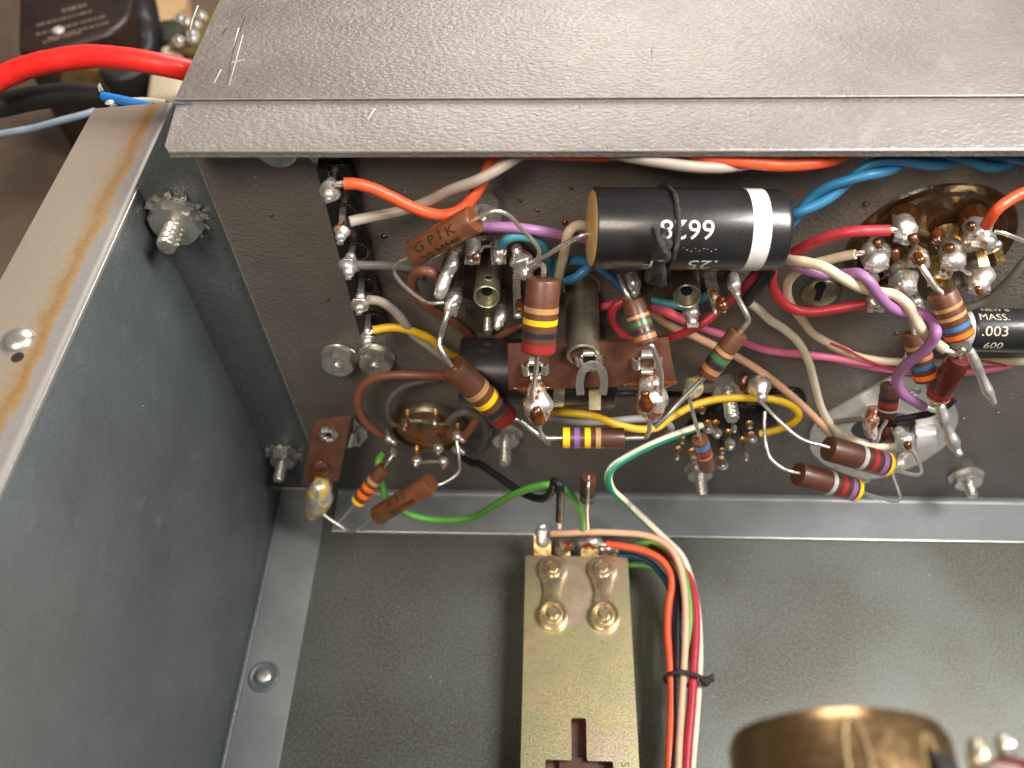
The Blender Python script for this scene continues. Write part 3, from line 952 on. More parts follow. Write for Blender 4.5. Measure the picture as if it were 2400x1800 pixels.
# ================================================================ metal standoff
so = thing('standoff', 'dull brass grey tubular standoff under the large capacitor', 'standoff', (9.261, 0, 9.732))
q = Vector((9.26, -0.05, 9.728))
mk('tube', lathe([(0.30, -0.04), (0.40, 0.0), (0.405, 0.05), (0.385, 0.08), (0.37, 0.10), (0.37, 2.05), (0.34, 2.08), (0.30, 2.08), (0.30, 0.4)], q, OUT, 36), MAT['nickel'], so)
mk('rim', lathe([(0.37, 0.0), (0.43, 0.0), (0.43, 0.07), (0.37, 0.07)], q, OUT, 36, closed=True), MAT['steel'], so)

# ================================================================ first tube socket (upper left)
def socket_disc(t, c, r, mat='socket_brown', h=0.22, ring=None, name='base'):
    g = lathe([(0.001, h * 0.9), (r * 0.28, h * 0.9), (r * 0.30, h), (r * 0.93, h), (r, h * 0.7), (r, 0.0)], c, OUT, 48)
    o = mk(name, g, MAT[mat], t)
    if ring:
        mk('retaining_ring', lathe([(r * 0.99, 0.0), (r * ring, 0.0), (r * ring, h * 0.5), (r * (ring - 0.03), h * 0.85), (r * 0.99, h * 0.85)], c, OUT, 56, closed=True), MAT['nickel'], t)
    return o

def lug(t, st, wd, bl=None, rr=None, mt='solder', lm='tin', seed=0, th=0.045, wdir=(1, 0, 0)):
    lg = mk('lug', strip(st, wd, th, wdir), MAT[lm], t, smooth=30)
    if bl:
        mk('solder_joint', blob(bl, rr, seed=seed), MAT[mt], lg, smooth='all')
    return lg

def center_tube(t, base, tip, r, hole=None):
    base, tip = Vector(base), Vector(tip)
    d = tip - base
    L = d.length
    ct = mk('centre_shield', lathe([(r, 0.0), (r, L), (r * 0.93, L + 0.015), (r * 0.86, L), (r * 0.86, L - 0.22), (0.06, L - 0.24), (0.001, L - 0.24)], base, d, 32), MAT['nickel'], t)
    mk('shield_floor_hole', lathe([(r * 0.42, L - 0.238), (r * 0.42, L - 0.23)], base, d, 18), MAT['hole'], ct)
    if hole is not None:
        hp = Vector(hole)
        e = d.normalized()
        f = base + e * (hp - base).dot(e)
        n = (CAM - f); n = (n - e * n.dot(e)).normalized()
        p = f + n * (r - 0.005)
        mk('side_hole', lathe([(0.085, 0.0), (0.085, 0.009)], p, n, 18), MAT['hole'], ct)
        mk('side_hole_rim', lathe([(0.085, 0.0), (0.108, 0.0), (0.10, 0.018), (0.088, 0.018)], p, n, 20, closed=True), MAT['steel'], ct)
    return ct

s1 = thing('tube_socket', 'brown tube socket with a central metal shield under the GP1K capacitor', 'tube socket', (7.189, 0, 10.087), 'tube sockets on the panel')
socket_disc(s1, (7.199, -0.02, 10.282), 1.06)
center_tube(s1, (7.22, -0.2, 10.547), (7.237, -1.55, 10.922), 0.27, (7.23, -1.2, 10.977))
lug(s1, [(6.915, -0.2, 11.265), (6.955, -0.7, 11.443), (6.955, -1.2, 11.539)], 0.31, [(6.952, -0.6, 11.485), (6.955, -0.95, 11.548), (6.948, -1.1, 11.518)], [0.15, 0.17, 0.10], 'solder', seed=1)
mk('flux_bead', lathe([(0.085, 0), (0.075, 0.03), (0.04, 0.05), (0.001, 0.055)], (7.04, -1.17, 11.695), TOCAM((7.04, -1.17, 11.695)), 16), MAT['flux'], s1)
lug(s1, [(7.412, -0.2, 11.166), (7.464, -0.8, 11.483), (7.504, -1.2, 11.542)], 0.30, [(7.47, -0.8, 11.638), (7.507, -1, 11.657), (7.496, -1.15, 11.57)], [0.13, 0.16, 0.09], 'solder_flux', seed=2)
lug(s1, [(7.866, -0.2, 10.925), (7.931, -0.8, 11.227), (7.943, -1.25, 11.317)], 0.28, [(7.856, -0.9, 11.639), (7.955, -1.05, 11.454), (8.028, -1.25, 11.318)], [0.12, 0.27, 0.15], 'solder', seed=3)
lug(s1, [(7.803, -0.2, 10.074), (7.817, -0.7, 10.091), (7.862, -1.3, 10.036)], 0.17, [(7.857, -1, 10.193), (7.869, -1.2, 10.125), (7.864, -1.3, 10.103)], [0.07, 0.11, 0.09], 'solder_flux', seed=4)
mk('flux_bead', blob([(7.892, -1.1, 10.302), (7.888, -1.28, 10.258)], [0.07, 0.085], seed=6), MAT['flux'], s1, smooth='all')
lug(s1, [(7.435, -0.2, 9.759), (7.454, -0.8, 9.86), (7.447, -1.4, 9.851)], 0.20, [(7.464, -0.95, 9.957), (7.464, -1.2, 9.897), (7.409, -1.4, 9.828)], [0.11, 0.14, 0.09], 'solder', seed=5)
lug(s1, [(6.533, -0.2, 10.919), (6.49, -0.7, 11.04), (6.419, -1.2, 11.136)], 0.22, [(6.556, -0.7, 11.323), (6.501, -1, 11.258), (6.4, -1.15, 11.126), (6.332, -1.3, 11.035), (6.258, -1.45, 10.881)], [0.11, 0.16, 0.13, 0.135, 0.11], 'solder', seed=7)
lug(s1, [(6.524, -0.2, 10), (6.512, -0.7, 10.192), (6.468, -1.2, 10.334)], 0.22, [(6.523, -0.8, 10.254), (6.458, -1.1, 10.291), (6.395, -1.25, 10.212), (6.338, -1.35, 10.078)], [0.12, 0.19, 0.13, 0.07], 'solder', seed=8)
mk('solder_joint', blob([(6.495, -1.2, 10.291), (6.504, -1.3, 10.136)], [0.12, 0.08], seed=9), MAT['solder'], s1, smooth='all')
# saddle ends with their screws
pl = Vector((6.997, 0, 8.489))
oct_ = [Vector((pl.x + x, -0.03, pl.z + z)) for x, z in ((-0.42, 0.55), (0.38, 0.55), (0.46, 0.1), (0.36, -0.28), (0.05, -0.40), (-0.30, -0.30), (-0.46, 0.0))]
sd = mk('saddle_tab', prism(oct_, (0, -0.09, 0)), MAT['nickel'], s1, smooth=False)
mk('saddle_screw', thread(0.12, 0.42, Vector((7.091, -0.1, 8.603)), (0.02, -1, 0), 0.075), MAT['steel'], s1, smooth=60)
mk('saddle_nut', hex_nut(0.40, 0.24, Vector((7.156, -0.02, 11.928)), OUT, 0.2), MAT['steel'], s1, smooth=25)
mk('saddle_screw', thread(0.13, 0.44, Vector((7.144, -0.02, 11.928)), OUT, 0.075), MAT['steel'], s1, smooth=60)
mk('saddle_tab', prism([Vector(q) for q in ([(6.991, -0.02, 12.356), (7.369, -0.02, 12.386), (7.569, -0.02, 12.083), (7.512, -0.02, 11.803), (7.283, -0.02, 11.547), (6.99, -0.02, 11.547), (6.896, -0.02, 11.99)])], (0, -0.06, 0)), MAT['nickel'], s1, smooth=False)
mk('link_wire', tube([(7.142, -1.05, 11.742), (7.182, -1.05, 11.838), (7.253, -1.05, 11.867), (7.351, -1.05, 11.886)], 0.03, 8), MAT['tin'], s1)

# ================================================================ second tube socket, half under the large capacitor
s2 = thing('tube_socket', 'shadowed tube socket with a dark shield half hidden below the large capacitor', 'tube socket', (11.594, 0, 9.631), 'tube sockets on the panel')
socket_disc(s2, (11.566, -0.02, 9.826), 1.05)
center_tube(s2, (11.482, -0.2, 10.326), (11.409, -1.2, 10.598), 0.29)
lug(s2, [(11.747, -0.2, 9.641), (11.649, -0.8, 9.862), (11.632, -1.25, 9.738)], 0.24, [(11.641, -0.85, 9.942), (11.616, -1.05, 9.864), (11.638, -1.2, 9.782)], [0.13, 0.185, 0.11], 'solder', seed=11)
mk('lug_tip', strip([(11.638, -1.2, 9.782), (11.639, -1.32, 9.755)], 0.24, 0.06, (1, 0, 0)), MAT['tin'], s2, smooth=False)
lug(s2, [(12.072, -0.2, 10.089), (12.086, -0.7, 10.176), (12.175, -1.2, 10.086)], 0.27, [(12.037, -0.8, 10.306), (12.173, -1.1, 10.172)], [0.12, 0.13], 'solder_flux', seed=12)
mk('flux_bead', blob([(12.141, -1.15, 10.419), (12.156, -1.25, 10.36), (12.142, -1.27, 10.237)], [0.10, 0.14, 0.08], seed=13), MAT['flux'], s2, smooth='all')
lug(s2, [(12.525, -0.3, 10.314), (12.44, -0.8, 10.522), (12.444, -1.1, 10.557)], 0.2, [(12.382, -0.8, 10.755), (12.389, -1, 10.708), (12.444, -1.15, 10.61)], [0.12, 0.15, 0.07], 'solder', seed=14)
lug(s2, [(10.415, -0.3, 10.35), (10.333, -0.8, 10.58), (10.301, -1.2, 10.696)], 0.24, [(10.238, -0.9, 10.868), (10.299, -1.1, 10.776), (10.301, -1.2, 10.696)], [0.14, 0.15, 0.09], 'solder', seed=15)
lug(s2, [(10.703, -0.2, 9.884), (10.636, -0.6, 9.961), (10.564, -0.9, 9.988)], 0.22, lm='nickel')

# ================================================================ brown phenolic terminal strip in the middle
bt = thing('terminal_board', 'red brown phenolic terminal strip with three clips in the centre', 'terminal strip', (9.434, -2.2, 8.57))
TL, TR, BR, BL = Vector((7.649, -1.95, 9.799)), Vector((11.03, -1.95, 10.04)), Vector((11.307, -2.25, 8.921)), Vector((7.65, -2.25, 8.644))
nrm = (TR - TL).cross(BL - TL).normalized()
if nrm.dot(CAM - TL) < 0:
    nrm = -nrm
bb = mk('board', prism([TL, TR, BR, BL], -nrm * 0.16), MAT['phenolic'], bt, smooth=False)
soften(bb, 0.015)
ux = (TR - TL).normalized()
eyelet(bt, Vector((8.241, -2.11, 9.293)), nrm, ux, 0.24)
eyelet(bt, Vector((9.392, -2.05, 9.552)), nrm, ux, 0.24)
eyelet(bt, Vector((10.627, -2.07, 9.494)), nrm, ux, 0.26)
mk('loop_lug', strip([(9.228, -2.45, 8.82), (9.203, -2.4, 9.171), (9.264, -2.33, 9.527), (9.456, -2.27, 9.631), (9.643, -2.33, 9.532), (9.723, -2.4, 9.179), (9.705, -2.45, 8.827)], 0.06, 0.17, nrm, 7), MAT['tin'], bt, smooth=35)
mk('foot_lug', strip([(9.567, -2.1, 8.524), (9.593, -2.05, 8.06), (9.622, -1.95, 7.556)], 0.27, 0.05, (1, 0, 0)), MAT['steel'], bt, smooth=False)
mk('solder_joint', blob([(8.268, -2.35, 8.84), (8.295, -2.5, 8.615), (8.295, -2.6, 8.315), (8.295, -2.65, 7.979)], [0.20, 0.36, 0.30, 0.10], n=24, seed=21, wob=0.1), MAT['solder_flux'], bt, smooth='all')
mk('solder_joint', blob([(10.717, -2.35, 9.045), (10.776, -2.5, 8.742), (10.787, -2.6, 8.448), (10.788, -2.65, 8.163)], [0.24, 0.36, 0.29, 0.10], n=24, seed=25, wob=0.1), MAT['solder_flux'], bt, smooth='all')
mk('flux_residue', blob([(8.286, -2.8, 8.643), (8.304, -2.86, 8.464), (8.303, -2.8, 8.152)], [0.17, 0.15, 0.05], n=18, seed=22, wob=0.25), MAT['flux'], bt, smooth='all')
mk('flux_residue', blob([(10.574, -2.74, 9.235), (10.607, -2.84, 8.955), (10.687, -2.84, 8.656)], [0.10, 0.16, 0.08], n=18, seed=29, wob=0.25), MAT['flux'], bt, smooth='all')
mk('flux_residue', blob([(7.782, -2.28, 8.781), (8.012, -2.3, 8.768), (8.293, -2.33, 8.855), (8.546, -2.3, 8.84)], [0.04, 0.09, 0.11, 0.03], seed=23, wob=0.4), MAT['flux'], bt, smooth='all')
mk('flux_residue', blob([(10.157, -2.27, 8.93), (10.428, -2.3, 8.974), (10.71, -2.36, 9.099), (11.012, -2.33, 9.085), (11.276, -2.25, 9.004)], [0.03, 0.09, 0.13, 0.11, 0.04], seed=24, wob=0.4), MAT['flux'], bt, smooth='all')

# ================================================================ small terminal board at lower left
bs = thing('small_terminal_board', 'small upright brown terminal board with a yellow stained solder lug at left', 'terminal strip', (2.344, -1, 3.776))
TL, TR, BR, BL = Vector((2.322, -0.85, 5.242)), Vector((3.36, -0.85, 5.531)), Vector((2.63, -1.35, 3.081)), Vector((1.476, -1.35, 2.726))
nrm2 = (TR - TL).cross(BL - TL).normalized()
if nrm2.dot(CAM - TL) < 0:
    nrm2 = -nrm2
bb = mk('board', prism([TL, TR, BR, BL], -nrm2 * 0.13), MAT['phenolic'], bs, smooth=False)
soften(bb, 0.012)
eyelet(bs, Vector((2.668, -0.97, 4.929)), nrm2, (TR - TL), 0.20, hole=True)
mk('flux_eyelet', lathe([(0.10, 0), (0.24, 0), (0.25, 0.05), (0.20, 0.09), (0.12, 0.07), (0.001, 0.05)], (2.244, -1.25, 3.689), nrm2, 20), MAT['flux'], bs)
mk('lug', strip([(2.191, -1.35, 3.229), (2.047, -1.45, 2.618), (1.898, -1.5, 2.026)], 0.42, 0.05, (1, 0, 0)), MAT['gold_lug'], bs, smooth=False)
mk('solder_joint', blob([(2.142, -1.55, 2.991), (2.019, -1.62, 2.583), (1.819, -1.68, 2.073), (1.702, -1.7, 1.826)], [0.30, 0.38, 0.34, 0.22], n=22, seed=31, wob=0.12), MAT['solder_yellow'], bs, smooth='all')
mk('bracket', join(strip([(3.041, -0.75, 4.233), (3.162, -0.6, 4.124), (3.179, -0.3, 3.907), (3.12, -0.06, 3.665)], 0.5, 0.06, (0, 0, 1)), prism([Vector(q) for q in ([(3.114, -0.03, 4.319), (3.379, -0.03, 3.744), (3.364, -0.03, 3.445), (2.998, -0.03, 2.885), (2.87, -0.03, 3.13)])], (0, -0.06, 0))), MAT['steel'], bs, smooth=False)


# ================================================================ carbon resistors
GR = 'carbon resistors'
axial('resistor', 'thick brown resistor banded gold yellow black red standing on the terminal strip', 'resistor', (8.409, -2.05, 11.999), (8.312, -2.9, 10.796), 0.335, 'resistor',
      [(0.40, 'gold'), (0.56, 'yellow'), (0.73, 'black'), (0.91, 'red', 1.5)],
      [[(8.407, -2.05, 12.084), (8.415, -1.95, 12.087), (8.398, -1.8, 12.067), (8.322, -1.6, 11.924), (8.145, -1.35, 11.499), (7.982, -1.2, 11.166)],
       [(8.299, -2.9, 10.724), (8.28, -2.9, 10.355), (8.242, -2.85, 9.829), (8.196, -2.75, 9.252), (8.183, -2.65, 8.648)]], 0.055, GR)
axial('resistor', 'thick brown resistor banded gold yellow black red lying left of the terminal strip', 'resistor', (6.43, -2, 9.197), (7.556, -2.25, 7.546), 0.315, 'resistor',
      [(0.42, 'gold'), (0.59, 'yellow'), (0.76, 'black'), (0.92, 'red', 1.3)],
      [[(6.406, -2, 9.192), (6.257, -1.9, 9.469), (6.158, -1.75, 9.622), (6.193, -1.6, 9.748), (6.308, -1.5, 10.113), (6.367, -1.35, 10.235)],
       [(7.618, -2.25, 7.572), (7.835, -2.3, 7.601), (8.103, -2.4, 7.397), (8.373, -2.5, 7.188), (8.564, -2.5, 6.921)]], 0.06, GR)
axial('resistor', 'horizontal brown resistor banded yellow violet yellow tan below the terminal strip', 'resistor', (8.85, -2.75, 7.54), (10.264, -2.75, 7.552), 0.235, 'resistor_dark',
      [(0.07, 'yellow', 1.5), (0.24, 'violet', 1.2), (0.41, 'yellow', 1.25), (0.58, 'tan', 1.1)],
      [[(8.876, -2.75, 7.543), (8.692, -2.75, 7.525), (8.481, -2.75, 7.53), (8.375, -2.75, 7.685), (8.322, -2.7, 8.006)], [(10.242, -2.75, 7.558), (10.503, -2.75, 7.573), (10.734, -2.75, 7.615), (10.795, -2.75, 7.828), (10.773, -2.7, 8.28)]], 0.055, GR)
axial('resistor', 'brown resistor banded tan green black brown standing over the strip right clip', 'resistor', (10.218, -1.6, 10.903), (10.53, -2.3, 10.362), 0.235, 'resistor',
      [(0.38, 'tan'), (0.54, 'green', 1.2), (0.70, 'black', 1.1), (0.85, 'brown', 1.4)],
      [[(10.182, -1.6, 10.892), (10.113, -1.55, 10.998), (10.035, -1.4, 11.089), (9.951, -1.1, 11.139)], [(10.535, -2.3, 10.36), (10.609, -2.35, 10.372), (10.686, -2.4, 10.212), (10.843, -2.5, 9.805), (10.901, -2.55, 9.475), (10.921, -2.6, 9.05), (10.92, -2.65, 8.695)]], 0.052, GR)
axial('resistor', 'glossy brown resistor banded tan green black brown slanting above the hex bolt', 'resistor', (12.596, -1.5, 9.823), (12.006, -1.9, 8.81), 0.222, 'resistor',
      [(0.43, 'tan'), (0.57, 'green', 1.2), (0.70, 'black', 1.2), (0.83, 'brown', 1.3)],
      [[(12.595, -1.5, 9.816), (12.661, -1.5, 9.985), (12.729, -1.45, 10.127), (12.677, -1.4, 10.265), (12.544, -1.25, 10.435), (12.428, -1.15, 10.61)], [(12.007, -1.9, 8.815), (11.802, -2, 8.554), (11.451, -2.2, 8.165), (11.182, -2.4, 7.901), (10.969, -2.5, 7.648)]], 0.06, GR)
axial('resistor', 'small brown resistor with a blue band hanging over the black pin socket', 'resistor', (12.235, -1.9, 6.286), (12.617, -2, 5.104), 0.205, 'resistor',
      [(0.18, 'blue', 1.9), (0.38, 'red', 1.3), (0.52, 'tan', 0.5)],
      [[(12.25, -1.9, 6.262), (12.166, -1.9, 6.565), (12.017, -1.7, 6.98), (11.869, -1.5, 7.409)]], 0.045, GR)
axial('resistor', 'upper of two brown resistors banded silver red violet yellow', 'resistor', (15.126, -2.4, 6.694), (16.731, -2.4, 5.987), 0.305, 'resistor_dark',
      [(0.52, 'silver', 0.9), (0.69, 'red', 1.0), (0.85, 'violet', 1.0), (0.97, 'yellow', 1.1)],
      [[(15.17, -2.4, 6.71), (14.953, -2.35, 6.753), (14.682, -2.3, 6.795), (14.357, -2.1, 6.832), (13.988, -1.8, 6.994), (13.764, -1.5, 7.043), (13.641, -1.3, 7.048)], [(16.873, -2.4, 5.84), (17.338, -2.35, 5.546), (17.688, -2.3, 5.38), (17.901, -2.1, 5.208), (17.961, -1.7, 5.083), (17.905, -1.35, 5.08)]], 0.045, GR)
axial('resistor', 'lower of two brown resistors banded silver red violet yellow', 'resistor', (14.593, -2.6, 5.855), (16.209, -2.6, 5.118), 0.30, 'resistor_dark',
      [(0.52, 'silver', 0.9), (0.69, 'red', 1.0), (0.85, 'violet', 1.0), (0.97, 'yellow', 1.1)],
      [[(14.639, -2.6, 5.872), (14.425, -2.55, 5.876), (14.191, -2.5, 5.965), (13.931, -2.3, 6.087), (13.851, -2, 6.189), (13.808, -1.6, 6.503), (13.82, -1.35, 6.687)], [(16.33, -2.6, 5.039), (16.999, -2.5, 4.544), (17.546, -2.4, 4.228), (17.716, -2.2, 4.079), (17.703, -1.8, 4.087), (17.666, -1.5, 4.11)]], 0.045, GR)
axial('resistor', 'small brown resistor banded orange orange yellow beside the small terminal board', 'resistor', (4.102, -1.5, 4.071), (3.265, -2, 3.046), 0.20, 'resistor',
      [(0.36, 'tan', 1.2), (0.54, 'orange', 1.4), (0.74, 'orange', 1.4), (0.96, 'yellow', 1.3)],
      [[(4.11, -1.5, 4.083), (4.271, -1.45, 4.362), (4.355, -1.3, 4.418), (4.375, -1.15, 4.415)], [(3.275, -2, 3.066), (2.91, -2, 2.487), (2.54, -2, 1.906), (2.402, -1.98, 1.771), (2.224, -1.9, 1.792), (1.961, -1.75, 1.962)]], 0.042, GR)
axial('resistor', 'small brown resistor standing on end above the slide switch', 'resistor', (9.517, -2.9, 6.133), (9.528, -3.1, 5.307), 0.195, 'resistor_dark',
      [(0.62, 'black', 1.2), (0.8, 'green', 0.9)],
      [[(9.516, -2.92, 6.14), (9.507, -3.2, 6.073), (9.519, -3.3, 5.406), (9.523, -3.2, 5.217), (9.615, -3, 3.595)]], 0.042, GR)
axial('resistor', 'small dark resistor banded black red silver over the diamond plate connector', 'resistor', (16.362, -1.5, 8.027), (16.4, -1.9, 7.315), 0.215, 'resistor_dark',
      [(0.40, 'black', 1.2), (0.58, 'red', 1.8), (0.76, 'silver', 0.7)],
      [[(16.362, -1.5, 8.051), (16.476, -1.4, 8.26), (16.581, -1.2, 8.433), (16.654, -1, 8.741)], [(16.391, -1.9, 7.341), (16.456, -1.9, 7.158), (16.59, -1.7, 6.46), (16.795, -1.5, 5.706), (16.788, -1.4, 5.494)]], 0.04, GR)
axial('resistor', 'brown resistor banded gold brown blue orange behind the violet wire', 'resistor', (16.245, -1.5, 9.847), (16.668, -2.1, 8.978), 0.245, 'resistor',
      [(0.26, 'gold', 1.1), (0.50, 'brown', 1.1), (0.67, 'blue', 1.2), (0.88, 'orange', 1.3)],
      [[(16.244, -1.5, 9.834), (16.199, -1.4, 9.988), (16.11, -1.3, 10.191), (15.942, -1.2, 10.614)], [(16.674, -2.1, 8.978), (16.798, -2.15, 8.732), (16.984, -2.2, 8.375), (17.143, -2.25, 8.056)]], 0.05, GR)
axial('resistor', 'brown resistor banded gold brown blue orange hanging from the large dark socket', 'resistor', (16.093, -1.9, 11.508), (16.574, -2.45, 10.813), 0.275, 'resistor',
      [(0.30, 'gold', 1.0), (0.50, 'tan', 1.0), (0.72, 'blue', 1.2), (0.90, 'orange', 1.3)],
      [[(16.097, -1.9, 11.497), (15.973, -1.85, 11.579), (15.794, -1.7, 11.758), (15.67, -1.5, 11.863)], [(16.559, -2.45, 10.851), (16.64, -2.5, 10.795), (16.792, -2.5, 10.6), (16.909, -2.5, 10.4)]], 0.06, GR)
axial('resistor', 'oxblood red resistor between the two tinned posts', 'resistor', (16.992, -2.2, 9.887), (16.935, -2.35, 8.699), 0.245, 'resistor_red',
      [(0.85, 'red', 1.2), (0.97, 'tan', 0.6)],
      [[(16.988, -2.2, 9.866), (16.898, -2.3, 10.155), (16.894, -2.4, 10.318), (16.925, -2.5, 10.36)], [(16.935, -2.35, 8.699), (17.037, -2.35, 8.535), (17.165, -2.3, 8.226)]], 0.045, GR)

# brown capacitor lower left with worn print
a, b = Vector((3.826, -2.3, 2.815)), Vector((5.46, -2.1, 4.326))
c3 = axial('tubular_capacitor', 'small brown tubular capacitor with worn 250 MMF print by the green wire', 'capacitor', a, b, 0.275, 'ceramic', [],
           [[(3.942, -2.3, 2.939), (3.721, -2.3, 2.764), (3.072, -2.25, 1.882), (2.841, -2.2, 1.669), (2.636, -2.1, 1.649), (2.251, -1.95, 1.887), (2.016, -1.8, 2.021)], [(5.38, -2.1, 4.215), (5.581, -2.05, 4.105), (5.984, -1.9, 4.224), (6.186, -1.75, 4.367), (6.191, -1.5, 4.662), (6.124, -1.15, 4.91)]], 0.042)
e_ = (b - a).normalized()
n_ = TOCAM(a.lerp(b, 0.5))
mk('printed_text', wrap_text('K 3 0', 0.25, a.lerp(b, 0.5), e_, rot_about(n_, e_, -22), 0.281, 1.3, 0.05), MAT['black_print'], c3, smooth=False)
mk('printed_text', wrap_text('250 MMF', 0.24, a.lerp(b, 0.52), e_, rot_about(n_, e_, 34), 0.281, 1.05, 0.05), MAT['black_print'], c3, smooth=False)

# black capacitor at the right edge
a = Vector((17.938, -0.62, 8.934))
c4 = thing('printed_capacitor', 'black capacitor printed MASS. .003 600 cut by the right edge', 'capacitor', a)
e_ = Vector((1, 0, -0.02)).normalized()
mk('body', lathe([(0.001, 0.0), (0.40, 0.0), (0.47, 0.02), (0.50, 0.08), (0.50, 2.7), (0.45, 2.75), (0.001, 2.75)], a, e_, 48), MAT['cap_black'], c4)
mk('end_cap', lathe([(0.001, -0.22), (0.40, -0.22), (0.47, -0.18), (0.48, -0.02), (0.44, 0.01)], a, e_, 40), MAT['plate_grey'], c4)
mk('lead', tube([a + Vector((-0.2, 0, 0)), a + Vector((-0.5, -0.1, 0.0)), Vector((17.446, -0.8, 9.526))], 0.045, 8), MAT['tin'], c4)
n_ = TOCAM(a + e_ * 0.8)
for s_, off, ang, sz in (('NEW B', 0.50, -62, 0.18), ('MASS.', 0.40, -34, 0.24), ('.003', 0.40, 4, 0.32), ('600', 0.44, 44, 0.26)):
    mk('printed_text', wrap_text(s_, sz, a + e_ * off, e_, rot_about(n_, e_, ang), 0.508, 1.1), MAT['dim_print'], c4, smooth=False)

# tinned posts on the right
tp = tag(mk('tinned_post', blob([(16.892, -2.5, 10.441), (17.003, -2.6, 10.281), (17.251, -2.75, 9.932), (17.465, -2.95, 9.639), (17.587, -3.05, 9.49)], [0.10, 0.10, 0.09, 0.115, 0.06], n=14, seed=41, wob=0.12), MAT['solder'], smooth='all'), 'slanting tinned post below the orange banded resistor at far right', 'terminal post', 'tinned posts')
tp = tag(mk('tinned_post', blob([(17.161, -2.3, 8.274), (17.276, -2.45, 8.045), (17.498, -2.65, 7.683), (17.686, -2.85, 7.415), (17.74, -2.95, 7.386)], [0.12, 0.13, 0.10, 0.14, 0.07], n=14, seed=42, wob=0.15), MAT['solder'], smooth='all'), 'tinned post above the lower right bolt where the violet wire ends', 'terminal post', 'tinned posts')

# ================================================================ miniature socket, lower left
s3 = thing('miniature_socket', 'amber brown miniature socket in a metal rim at lower left', 'tube socket', (5.171, 0, 3.718), 'tube sockets on the panel')
cc = Vector((5.217, -0.02, 3.959))
mk('base', lathe([(0.001, 0.10), (0.80, 0.10), (0.84, 0.14), (0.95, 0.14), (0.98, 0.0)], cc, OUT, 48), MAT['socket_amber'], s3)
mk('metal_rim', lathe([(0.99, 0.0), (1.12, 0.0), (1.10, 0.06), (1.04, 0.24), (1.01, 0.26), (0.99, 0.20)], cc, OUT, 56, closed=True), MAT['dark_rim'], s3)
for i, q in enumerate(([(4.72, -0.2, 4.888), (5.483, -0.2, 4.901), (4.77, -0.25, 3.147), (6.041, -0.2, 4.24)])):
    q = Vector(q)
    mk('contact_pin', join(lathe([(0.10, 0), (0.06, 0.08), (0.04, 0.12), (0.001, 0.13)], q, OUT, 14), blob([q + Vector((0, -0.05, -0.03)), q + Vector((0, -0.3, -0.12))], [0.045, 0.04], n=8, seed=i)), MAT['copper_pin'], s3)
for i, (st, bl, rr, mt) in enumerate((
        ([(4.693, -0.2, 4.755), (4.78, -0.8, 5.162)], [(4.765, -0.6, 5.067), (4.768, -0.85, 5.169), (4.758, -0.95, 5.152)], [0.08, 0.13, 0.07], 'solder_flux'),
        ([(5.47, -0.2, 4.769), (5.547, -0.8, 5.209)], [(5.529, -0.6, 5.114), (5.558, -0.85, 5.282), (5.54, -0.95, 5.201)], [0.07, 0.13, 0.06], 'solder_flux'),
        ([(4.066, -0.2, 3.923), (4.173, -0.7, 4.257)], [(4.155, -0.7, 4.533), (4.215, -0.85, 4.555), (4.362, -0.95, 4.504)], [0.11, 0.12, 0.09], 'solder'),
        ([(4.077, -0.3, 3.357), (4.305, -1, 3.984)], [(4.268, -0.9, 4.076), (4.322, -1.05, 4.135), (4.346, -1.15, 4.151)], [0.07, 0.10, 0.06], 'solder_yellow'),
        ([(6.03, -0.2, 4.101), (6.104, -0.8, 4.519)], [(6.107, -0.7, 4.641), (6.128, -0.9, 4.739), (6.265, -1, 4.724)], [0.10, 0.16, 0.09], 'solder'),
        ([(5.99, -0.2, 3.317), (6.072, -0.8, 3.853)], [(5.984, -0.8, 3.958), (6.122, -0.95, 4.125), (6.219, -1, 4.099)], [0.12, 0.13, 0.08], 'solder_flux'),
        ([(4.767, -0.3, 3.077), (4.882, -1, 3.636)], [(4.866, -0.8, 3.499), (4.878, -1, 3.599), (4.865, -1.1, 3.577)], [0.07, 0.15, 0.06], 'solder'),
        ([(5.455, -0.2, 3.596), (5.538, -0.8, 3.948)], [(5.525, -0.7, 4.006), (5.542, -0.9, 4.104), (5.535, -1, 4.048)], [0.09, 0.16, 0.06], 'solder_yellow'),
        ([(5.525, -0.4, 3.102), (5.659, -1.1, 3.743)], [(5.605, -0.9, 3.639), (5.669, -1.1, 3.743), (5.655, -1.2, 3.612)], [0.07, 0.14, 0.05], 'solder'))):
    lug(s3, st, 0.14, bl, rr, mt, 'gold_lug', seed=50 + i)
mk('link_wire', tube([(4.907, -0.85, 5.399), (5.177, -0.9, 5.461), (5.455, -0.85, 5.352)], 0.05, 8), MAT['tin'], s3)
mk('link_wire', tube([(5.061, -1.05, 3.629), (5.314, -1.1, 3.771), (5.535, -1.05, 3.696)], 0.05, 8), MAT['tin'], s3)
mk('link_wire', tube([(5.632, -0.85, 5.284), (5.74, -0.85, 5.253), (5.881, -0.8, 5.216)], 0.035, 8), MAT['tin'], s3)
mk('flux_bead', blob([(5.496, -0.35, 4), (5.511, -0.45, 3.976)], [0.05, 0.06], n=10, seed=3), MAT['flux'], s3, smooth='all')

